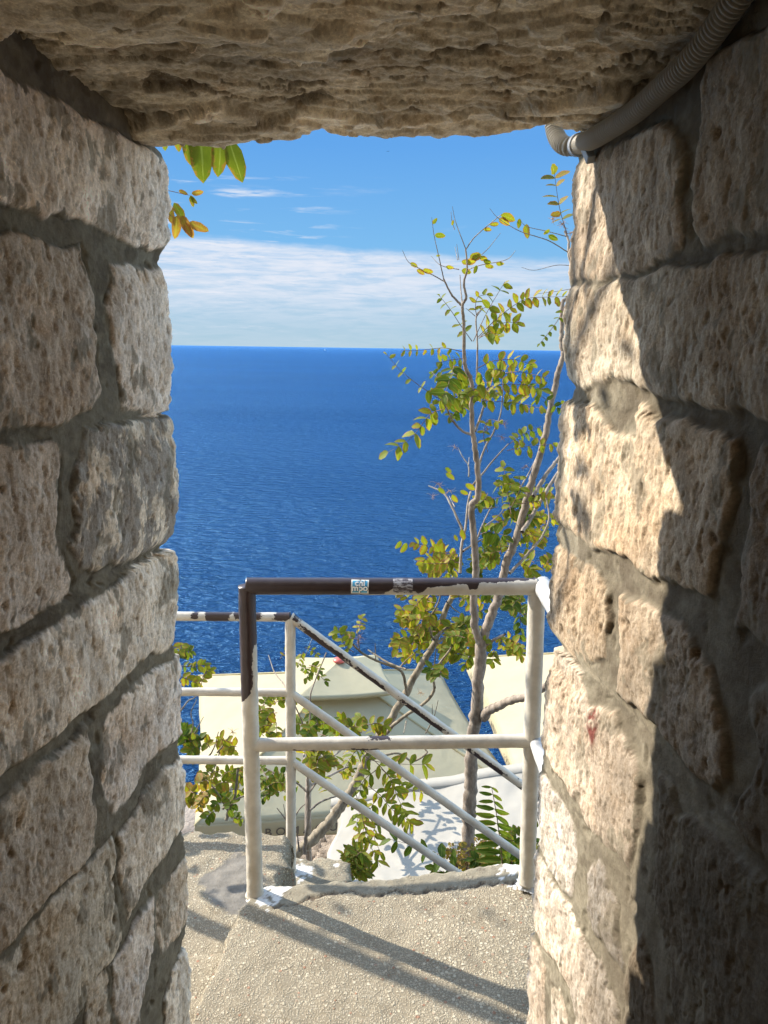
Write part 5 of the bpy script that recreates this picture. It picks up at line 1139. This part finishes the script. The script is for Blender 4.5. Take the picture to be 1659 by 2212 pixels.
for x, y, dx, dy, l, h in ((650, 815, 30, 20, 18, .1), (655, 855, 70, 40, 24, .3), (600, 960, 30, 30, 20, .2), (800, 930, 60, 50, 26, .5), (760, 980, 40, 20, 20, .4), (330, 1345, -20, 40, 22, .2), (370, 1360, -30, 70, 26, .3), (1490, 330, 30, 20, 16, .3), (1350, 360, 0, 60, 20, .9), (1265, 670, 0, 70, 24, .4), (1190, 670, 0, 60, 18, .3), (770, 1260, 10, 60, 26, .6), (720, 1300, 10, 30, 16, .4), (535, 250, -10, 90, 30, 0), (1020, 1290, -30, 60, 30, .0), (960, 1290, -20, 70, 30, .0), (700, 1010, 30, 50, 22, .6)):
    T.single(K2, x, y, dx, dy, l, Y - .1, LEAF_A, h)
T.done(BARK)

# --- leaning tree behind the stair post
Y = 3.7
T = Plant('leaning_tree', atY(600, 1880, Y), 'crooked tree with thick rough trunk leaning up to the right from behind the stair post')
T.branch(KD, [(560, 1890), (640, 1842), (690, 1800), (735, 1745), (770, 1690), (800, 1625), (830, 1578), (870, 1510), (900, 1452), (935, 1395), (958, 1330), (985, 1270)], 30, 13, Y, Y + .2)
for K, pts, a, b, dy in [(K4, [(600, 620), (720, 520), (880, 460)], 9, 5, .2), (K4, [(630, 650), (760, 550), (860, 480)], 7, 4, .1), (K4, [(590, 610), (560, 500), (545, 430)], 6, 4, -.1), (K4, [(560, 470), (640, 330), (660, 200)], 5, 3, -.1), (K4, [(395, 1040), (370, 900), (325, 845), (180, 790), (60, 730), (-20, 660)], 8, 5, -.2), (K4, [(330, 845), (390, 780), (460, 720)], 4, 2, -.1), (K4, [(30, 700), (20, 600), (10, 500)], 3, 1.5, -.2), (K4, [(155, 770), (150, 650)], 3, 2, -.1), (K4, [(240, 1340), (300, 1270), (420, 1180), (550, 1090), (605, 1000), (590, 880), (650, 800), (740, 680)], 10, 5, -.3), (K4, [(600, 870), (620, 690)], 4, 2, 0), (K4, [(390, 1250), (370, 1340)], 4, 2, -.3), (K4, [(540, 1340), (600, 1220), (635, 1090)], 3.5, 1.5, -.3), (K4, [(590, 1200), (590, 1120)], 2.5, 1, -.3), (K6, [(200, 150), (330, 130), (440, 190), (545, 130), (530, 90)], 6, 4, .1), (K3, [(1560, 700), (1700, 790), (1850, 850)], 4, 5, -.2), (K4, [(700, 330), (760, 390), (820, 430)], 4, 2, .2)]:
    T.branch(K, pts, a, b, Y, Y + dy)
c = T.compound
for K, pts, n_, l, hh in [(K4, [(720, 280), (600, 290), (450, 350), (330, 400)], 7, 26, (.2, .9)), (K4, [(590, 600), (450, 590), (310, 620)], 5, 26, (0, .4)), (K4, [(560, 640), (420, 650), (310, 700)], 6, 24, (.3, 1)), (K4, [(620, 340), (520, 330), (400, 400)], 5, 24, (.4, 1)), (K4, [(560, 260), (480, 340), (380, 480)], 4, 27, (.1, .7)), (K2, [(760, 1480), (600, 1400), (420, 1360)], 6, 24, (.3, 1)), (K2, [(760, 1500), (620, 1510), (480, 1510)], 5, 26, (.2, .9)), (K2, [(700, 1450), (670, 1520), (650, 1610)], 4, 26, (.1, .7)), (K4, [(620, 560), (540, 560), (440, 620)], 4, 26, (0, .5)), (K4, [(40, 560), (30, 520), (60, 440)], 4, 18, (.3, .9)), (K3, [(1480, 620), (1400, 600), (1300, 570)], 5, 20, (.0, .4)), (K3, [(1450, 720), (1380, 660), (1330, 520)], 4, 22, (0, .4))]:
    c(K, pts, n_, l, Y + random.uniform(-.2, .2), Y + random.uniform(-.2, .2), LEAF_A, hh, rnd=True, wr=.6)
T.fill(K4, 470, 400, 120, 110, 8, 25, Y - .2, Y + .4, LEAF_A, (.2, 1), rnd=True, wr=.6); T.fill(K4, 420, 660, 110, 60, 6, 25, Y - .2, Y + .3, LEAF_A, (.2, 1), rnd=True, wr=.6); T.fill(K4, 720, 620, 90, 80, 7, 25, Y, Y + .4, LEAF_A, (0, .8), rnd=True, wr=.6); T.fill(K2, 640, 1490, 120, 80, 7, 25, Y, Y + .4, LEAF_A, (.2, 1), rnd=True, wr=.6)
T.fill(K4, 660, 880, 40, 60, 2, 26, Y - .3, Y - .2, LEAF_G, (0, 1), droop=.8); T.fill(K4, 890, 760, 60, 30, 3, 24, Y, Y, LEAF_A, (0, .6))
for x, y, r_ in ((500, 520, 60), (500, 1030, 60), (40, 600, 60), (400, 700, 40)): T.stalks(K4, x, y, r_, Y, 20)
for x, y, r_ in ((1420, 590, 50), (1480, 640, 50)): T.stalks(K3, x, y, r_, Y, 20)
# hanging compounds in front of the awning
Yh = 3.0
for K, pts, n_, l, hh, m in [(K6, [(60, 100), (250, 300), (330, 480), (430, 690)], 8, 36, (.1, .7), LEAF_A), (K6, [(20, 90), (120, 180), (330, 210), (560, 215)], 7, 38, (.1, .8), LEAF_A), (K6, [(100, 380), (200, 460), (280, 560), (400, 640)], 6, 34, (0, .6), LEAF_A), (K6, [(40, 560), (70, 700), (120, 850), (190, 1000)], 5, 34, (.1, .8), LEAF_A), (K6, [(0, 430), (30, 560), (0, 700)], 4, 36, (0, .5), LEAF_A), (K6, [(200, 250), (350, 380), (540, 440)], 6, 30, (.1, .8), LEAF_A), (K5, [(1560, 60), (1450, 130), (1350, 300)], 5, 34, (0, .6), LEAF_A), (K5, [(1630, 250), (1520, 350), (1480, 520)], 5, 34, (0, .6), LEAF_A), (K5, [(1620, 480), (1560, 600), (1500, 800)], 6, 32, (0, .7), LEAF_A), (K5, [(1280, 190), (1180, 150), (1090, 170)], 4, 30, (.1, .6), LEAF_A), (K5, [(1659, 640), (1600, 740), (1659, 900)], 5, 32, (0, .7), LEAF_A)]:
    c(K, pts, n_, l, Yh, Yh + random.uniform(-.2, .2), m, hh, wr=.42, droop=.35)
T.done(BARK2)

# --- slender shrub between the posts
Y = 3.0
T = Plant('slender_shrub', atY(660, 1850, Y), 'thin stemmed shrub rising just right of the stair post, before the parasol', 'shrub', 'shrubs growing below the landing')
for K, pts, a, b, dy in [(K5, [(1075, 900), (1080, 800), (1100, 620), (1100, 430), (1095, 250), (1090, 110)], 10, 6, 0), (K3, [(1085, 1480), (1060, 1280), (1000, 1130)], 5, 3, -.1), (K3, [(1105, 1380), (1115, 1180), (1120, 1040), (1160, 920), (1240, 720)], 5, 3, .1), (K5, [(1095, 430), (1000, 350), (850, 285), (730, 220)], 5, 4, .1), (K5, [(1110, 430), (1200, 300), (1285, 185)], 5, 3, .1), (K5, [(1110, 570), (1200, 500), (1325, 455)], 6, 4, .2), (K3, [(960, 1040), (910, 960), (840, 870), (795, 740)], 5, 2, .4), (K5, [(1030, 880), (1020, 780), (1010, 700)], 5, 3, -.1), (K5, [(930, 640), (860, 550)], 4, 2, 0), (K5, [(1000, 610), (1040, 550), (1075, 520)], 4, 2, 0), (K5, [(930, 640), (910, 520)], 3, 1.5, 0), (K3, [(1040, 860), (1060, 790), (1150, 560)], 2, 1, .2)]:
    T.branch(K, pts, a, b, Y, Y + dy)
T.fill(K3, 830, 1180, 90, 140, 12, 20, Y - .1, Y + .4, LEAF_A, (0, .8), rnd=True, wr=.65); T.fill(K3, 1180, 1290, 140, 60, 9, 25, Y - .2, Y + .3, LEAF_G, (0, 1), rnd=True, wr=.6); T.fill(K3, 1450, 1310, 130, 60, 7, 26, Y - .2, Y + .3, LEAF_A, (0, .6)); T.fill(K3, 1150, 850, 80, 40, 4, 20, Y, Y + .3, LEAF_G, (.2, 1)); T.fill(K3, 880, 740, 50, 40, 1, 14, Y, Y, LEAF_A, (.5, 1)); T.fill(K3, 1090, 700, 30, 30, 2, 16, Y, Y, LEAF_A, (.1, .5), rnd=True)
T.fill(K5, 850, 370, 90, 110, 12, 20, Y - .1, Y + .4, LEAF_G, (0, 1), rnd=True, wr=.7); T.fill(K5, 1200, 150, 80, 40, 4, 30, Y - .2, Y, LEAF_A, (.1, .6)); T.fill(K3, 830, 1330, 90, 60, 6, 20, Y, Y + .3, LEAF_A, (0, .8), rnd=True, wr=.6)
for x, y, r_ in ((800, 1120, 40),): T.stalks(K3, x, y, r_, Y, 20)
T.done(BARK, TWIG)

# --- leafy bush at the left
Y = 3.3
T = Plant('leafy_shrub', atY(500, 1850, Y), 'dense round leaved shrub left of the guard rail post, over the parasol', 'shrub', 'shrubs growing below the landing')
for K, pts, a, b, dy in [(K5, [(470, 640), (500, 540), (540, 440), (560, 250)], 9, 6, 0), (K5, [(440, 560), (520, 500), (600, 460), (720, 440)], 6, 4, .1), (K5, [(500, 600), (380, 400), (300, 330), (250, 270)], 5, 3, 0), (K3, [(340, 1520), (380, 1440), (410, 1330)], 4, 2, 0), (K3, [(400, 1490), (450, 1430), (490, 1370)], 5, 3, 0), (K3, [(190, 1400), (215, 1270), (200, 1180), (245, 1080)], 4, 2, 0), (K3, [(220, 1350), (260, 1280), (295, 1215)], 3, 1.5, 0), (K3, [(120, 1170), (180, 1090), (240, 1050), (320, 850)], 4, 1.5, -.1), (K5, [(420, 120), (380, 240), (340, 330)], 4, 2, 0)]:
    T.branch(K, pts, a, b, Y, Y + dy)
T.fill(K5, 370, 330, 200, 160, 14, 22, Y - .3, Y + .4, LEAF_A, (0, .9), rnd=True, wr=.62, length=(80, 140)); T.fill(K5, 480, 560, 110, 80, 7, 22, Y - .2, Y + .3, LEAF_G, (0, 1), rnd=True, wr=.62, length=(70, 120)); T.fill(K5, 270, 480, 100, 140, 6, 24, Y - .2, Y + .3, LEAF_Y, (0, 1), rnd=True, wr=.55, length=(70, 120))
T.fill(K3, 190, 1370, 60, 50, 6, 27, Y - .1, Y + .2, LEAF_G, (0, 1), length=(60, 110)); T.fill(K3, 440, 1460, 120, 40, 7, 22, Y, Y + .2, LEAF_A, (.2, .9), rnd=True, wr=.6, length=(60, 110)); T.fill(K5, 230, 100, 70, 80, 7, 24, Y, Y + .2, LEAF_G, (0, 1), length=(60, 110))
T.compound(K3, [(90, 740), (120, 690), (130, 640)], 4, 20, Y, Y - .2, LEAF_A, (.3, .9)); T.compound(K3, [(80, 760), (130, 720), (200, 715)], 5, 20, Y, Y, LEAF_G, (.1, .7)); T.compound(K3, [(110, 820), (200, 830), (310, 815)], 6, 18, Y, Y, LEAF_G, (.3, 1)); T.compound(K3, [(260, 960), (300, 890), (350, 850)], 5, 20, Y, Y, LEAF_A, (.1, .8)); T.compound(K3, [(110, 900), (180, 930), (250, 960)], 5, 20, Y, Y, LEAF_A, (.3, .9))
T.stalks(K3, 520, 1330, 60, Y, 30); T.done(BARK2, TWIG)

# --- saplings and low bushes behind the landing edge
Y = 2.55
T = Plant('ailanthus_sapling', atY(1130, 1950, Y), 'dark green sapling with ladder like leaves before the white awning', 'sapling', 'shrubs growing below the landing')
T.branch(K6, [(1135, 1200), (1130, 1000), (1100, 720), (1075, 550), (1045, 385)], 4, 1.5, Y, Y, thin=True); T.branch(K6, [(1205, 1200), (1200, 1000), (1195, 690)], 3, 1.2, Y, Y, thin=True)
def ladder(P, K, x0, y0, x1, y1, n, lmax, Y, hue):
    for k in range(n):
        t = k / (n - 1); x = x0 + (x1 - x0) * t; y = y0 + (y1 - y0) * t
        for sg in (-1, 1):
            l = lmax * (1 - 0.60 * t ** 2.0) * random.uniform(.92, 1.06); dy = 20 + 26 * t if sg < 0 else 34 + 30 * t
            P.single(K, x, y, sg * 100, dy * (1 if sg > 0 else -.2), l, Y, LEAF_G, hue * random.random(), wr=.27, fold=.5, droop=.25)
ladder(T, K6, 1128, 1000, 1045, 390, 12, 56, Y, .6); ladder(T, K6, 1200, 1010, 1196, 720, 6, 44, Y + .2, .5)
T.compound(K6, [(860, 1090), (700, 960), (480, 850), (250, 785)], 5, 40, Y, Y, LEAF_G, (0, .3), wr=.42, droop=.7); T.fill(K6, 1330, 800, 90, 140, 7, 26, Y + .1, Y + .3, LEAF_G, (0, .8)); T.fill(K6, 1100, 1000, 130, 50, 6, 30, Y, Y + .2, LEAF_G, (0, .3), updir=-1.5)
T.compound(K6, [(760, 1110), (690, 1050), (600, 1010)], 3, 30, Y, Y, LEAF_G, (0, .6))
T.done(BARK, TWIG)
Y = 2.8
T = Plant('autumn_bush', atY(975, 1930, Y), 'yellow brown fine leaved bush around the foot of the tall tree', 'shrub', 'shrubs growing below the landing')
T.fill(K6, 760, 920, 110, 80, 26, 11, Y - .1, Y + .2, LEAF_Y, (0, 1), length=(60, 100), wr=.55); T.fill(K6, 950, 900, 50, 130, 16, 11, Y - .1, Y + .2, LEAF_Y, (0, 1), length=(60, 100), wr=.55); T.fill(K6, 680, 1060, 100, 40, 6, 20, Y, Y, LEAF_Y, (0, .6), length=(60, 100))
for k in range(7): T.branch(K6, [(840 + random.uniform(-40, 90), 1150), (800 + random.uniform(-60, 120), 1000), (780 + random.uniform(-110, 190), 840 + random.uniform(-60, 40))], 2.5, 1, Y, Y, thin=True)
T.stalks(K6, 960, 850, 70, Y, 30); T.done(BARK, TWIG)
Y = 2.9
T = Plant('green_bush', atY(775, 1930, Y), 'bright green upright bush beside the small concrete step', 'shrub', 'shrubs growing below the landing')
T.fill(K5, 1450, 1000, 60, 110, 34, 30, Y - .15, Y + .15, LEAF_G, (.2, 1), length=(60, 110), wr=.34, updir=-1.4, npair=(2, 4)); T.fill(K6, 20, 1010, 50, 100, 14, 30, Y - .15, Y + .15, LEAF_G, (.2, 1), length=(60, 110), wr=.34, updir=-1.4, npair=(2, 4))
T.done(BARK, TWIG)

# --- young tree whose shadow falls on the awning
def awn(u, v):
    n_ = np.cross(AW[1] - AW[0], AW[2] - AW[0]); d = ray(u, v); return d * ((AW[0] @ n_) / (d @ n_))
AW = [atY(716, 1712, 6.3), atY(1330, 1612, 6.9), atY(742, 1960, 4.6)]
yb = awn(850, 1900) + TOSUN * 0.9; T = Plant('young_tree', (yb[0], yb[1], -8.3), 'young leafy tree between the parasol and the white awning, casting its shadow on it', 'tree')
def yp(u, v, t=0.9): return awn(u, v) + TOSUN * t
T.thick.append((crom([np.array([yb[0], yb[1], -8.3]), yb - np.array([0, 0, 1.5]), yb, yp(848, 1830), yp(858, 1760)], 8), np.linspace(.035, .014, 33)))
for P in ([(850, 1850), (880, 1800), (930, 1740)], [(850, 1870), (895, 1840), (940, 1810)], [(845, 1840), (820, 1790), (815, 1740)]): T.thick.append((crom([yp(*p) for p in P], 8), np.linspace(.014, .006, 17)))
lf = T.lvs(LEAF_A)
for (cx, cy, rx, ry, n_) in ((925, 1745, 38, 30, 32), (925, 1808, 38, 22, 28), (825, 1790, 24, 30, 6), (880, 1860, 30, 18, 6)):
    for _ in range(n_):
        a_ = random.uniform(0, 6.28); r_ = math.sqrt(random.random()); p = yp(cx + rx * r_ * math.cos(a_), cy + ry * r_ * math.sin(a_), random.uniform(.8, 1.0)); lf.leaflet(p, rv() * np.array([1, 1, .6]), rv() * .5 + TOSUN, .10, .042, random.random())
T.done(BARK, TWIG)

# --- tree just outside at the left, whose leaves hang under the lintel and whose trunk throws the long soft shadow
g2 = np.array(gxy(660, 2023, ZL)); tp = g2 + SUN_AZ_VEC * 1.75
T = Plant('overhanging_tree', (tp[0], tp[1], -1.9), 'leafy tree outside the left wall, its big leaves hanging under the lintel')
zt = np.linspace(-2.0, 1.3, 26); pth = np.stack([tp[0] + 0.018 * np.sin(zt * 2.1), tp[1] + 0.015 * np.cos(zt * 1.7), zt], 1); T.thick.append((pth, np.linspace(0.034, 0.018, 26)))
def br3(P, w0, w1): T.thick.append((crom(P, 10), np.linspace(w0, w1, 10 * (len(P) - 1) + 1)))
tpz = lambda z: np.array([tp[0], tp[1], z])
br3([tpz(1.2), (-1.3, 2.2, 1.5), (-0.8, 1.85, 1.15), (-0.52, 1.75, 0.72), (-0.40, 1.72, 0.52)], .014, .004)
br3([tpz(0.7), (-1.4, 2.2, 0.75), (-0.9, 1.95, 0.5), (-0.62, 1.9, 0.36)], .010, .004)
br3([tpz(0.9), (-2.1, 2.7, 1.3), (-2.4, 3.0, 1.9)], .014, .006); br3([tpz(0.2), (-2.0, 2.9, 0.5), (-2.3, 3.3, 0.9)], .010, .004); br3([tpz(1.2), (-1.8, 2.2, 1.8), (-1.6, 2.0, 2.4)], .014, .005)
Yl = 1.66
for x, y, dx, dy, l, h in ((408, 270, 5, 90, 80, .3), (430, 268, 12, 110, 118, .2), (475, 296, 4, 75, 80, .5), (495, 303, 22, 70, 88, .3), (352, 285, 10, 45, 38, .4), (380, 285, 4, 30, 40, .9)):
    T.single(KD, x, y, dx, dy, l, Yl, LEAF_T, h, wr=.46, fold=.12, droop=.05, rag=.08)
T.branch(KD, [(330, 240), (400, 262), (450, 285), (480, 296), (505, 303)], 3, 1.5, Yl + .02, Yl, thin=True)
T.branch(KD, [(330, 405), (370, 413), (395, 419), (410, 422)], 2, 1, Yl, Yl, thin=True); T.branch(KD, [(320, 420), (350, 450), (375, 470)], 3, 1.5, Yl, Yl, thin=True)
for x, y, dx, dy, l, h in ((400, 418, 30, -2, 26, .9), (398, 422, 6, 26, 24, .8), (372, 412, 20, 6, 20, 1), (398, 424, 14, 20, 20, .8), (362, 438, 22, 38, 44, .8), (350, 440, 8, 34, 40, .9), (368, 466, -2, 46, 48, .9), (378, 466, 20, 44, 50, .9), (395, 480, 38, 20, 44, 1), (385, 480, 15, 30, 34, 1)):
    T.single(KD, x + 14, y, dx, dy, l, Yl, LEAF_Y if h > .85 else LEAF_T, h, wr=.45, fold=.15, droop=.1)
def cloud3(c, r, n, mat, ll=.075):
    lf = T.lvs(mat)
    for _ in range(n):
        p = np.array(c) + rv() * r * random.random() ** .4; d = rv() * np.array([1, 1, .5]) - np.array([0, 0, .3]); lf.leaflet(p, d, rv() + np.array([0, 0, 1.0]), ll * random.uniform(.7, 1.2), ll * .42, random.random())
cb = np.array([0.337, 1.345]) + SUN_AZ_VEC * 1.9
br3([(cb[0] + .01, cb[1], -0.42), (cb[0] - .01, cb[1], 0.2), (cb[0] + .01, cb[1], 0.7), (cb[0], cb[1], 1.3), (cb[0] - .1, cb[1] + .1, 1.7)], .011, .013)
cloud3((-2.35, 3.0, 1.9), .38, 90, LEAF_A); cloud3((-1.65, 2.0, 2.5), .4, 60, LEAF_A); cloud3((-2.35, 3.4, .75), .33, 60, LEAF_A); cloud3((-1.9, 2.75, 1.4), .3, 40, LEAF_A); cloud3((-1.75, 2.9, -1.0), .30, 45, LEAF_A); cloud3((-1.35, 2.25, 1.15), .28, 26, LEAF_A, .06); cloud3((-2.3, 3.1, 0.05), .42, 34, LEAF_A, .06)
br3([tpz(-1.5), (-1.75, 2.8, -1.2), (-1.8, 2.95, -0.95)], .006, .003)
T.done(BARK, TWIG)
print('objects', len(bpy.data.objects), 'sunrot', sky.sun_rotation)
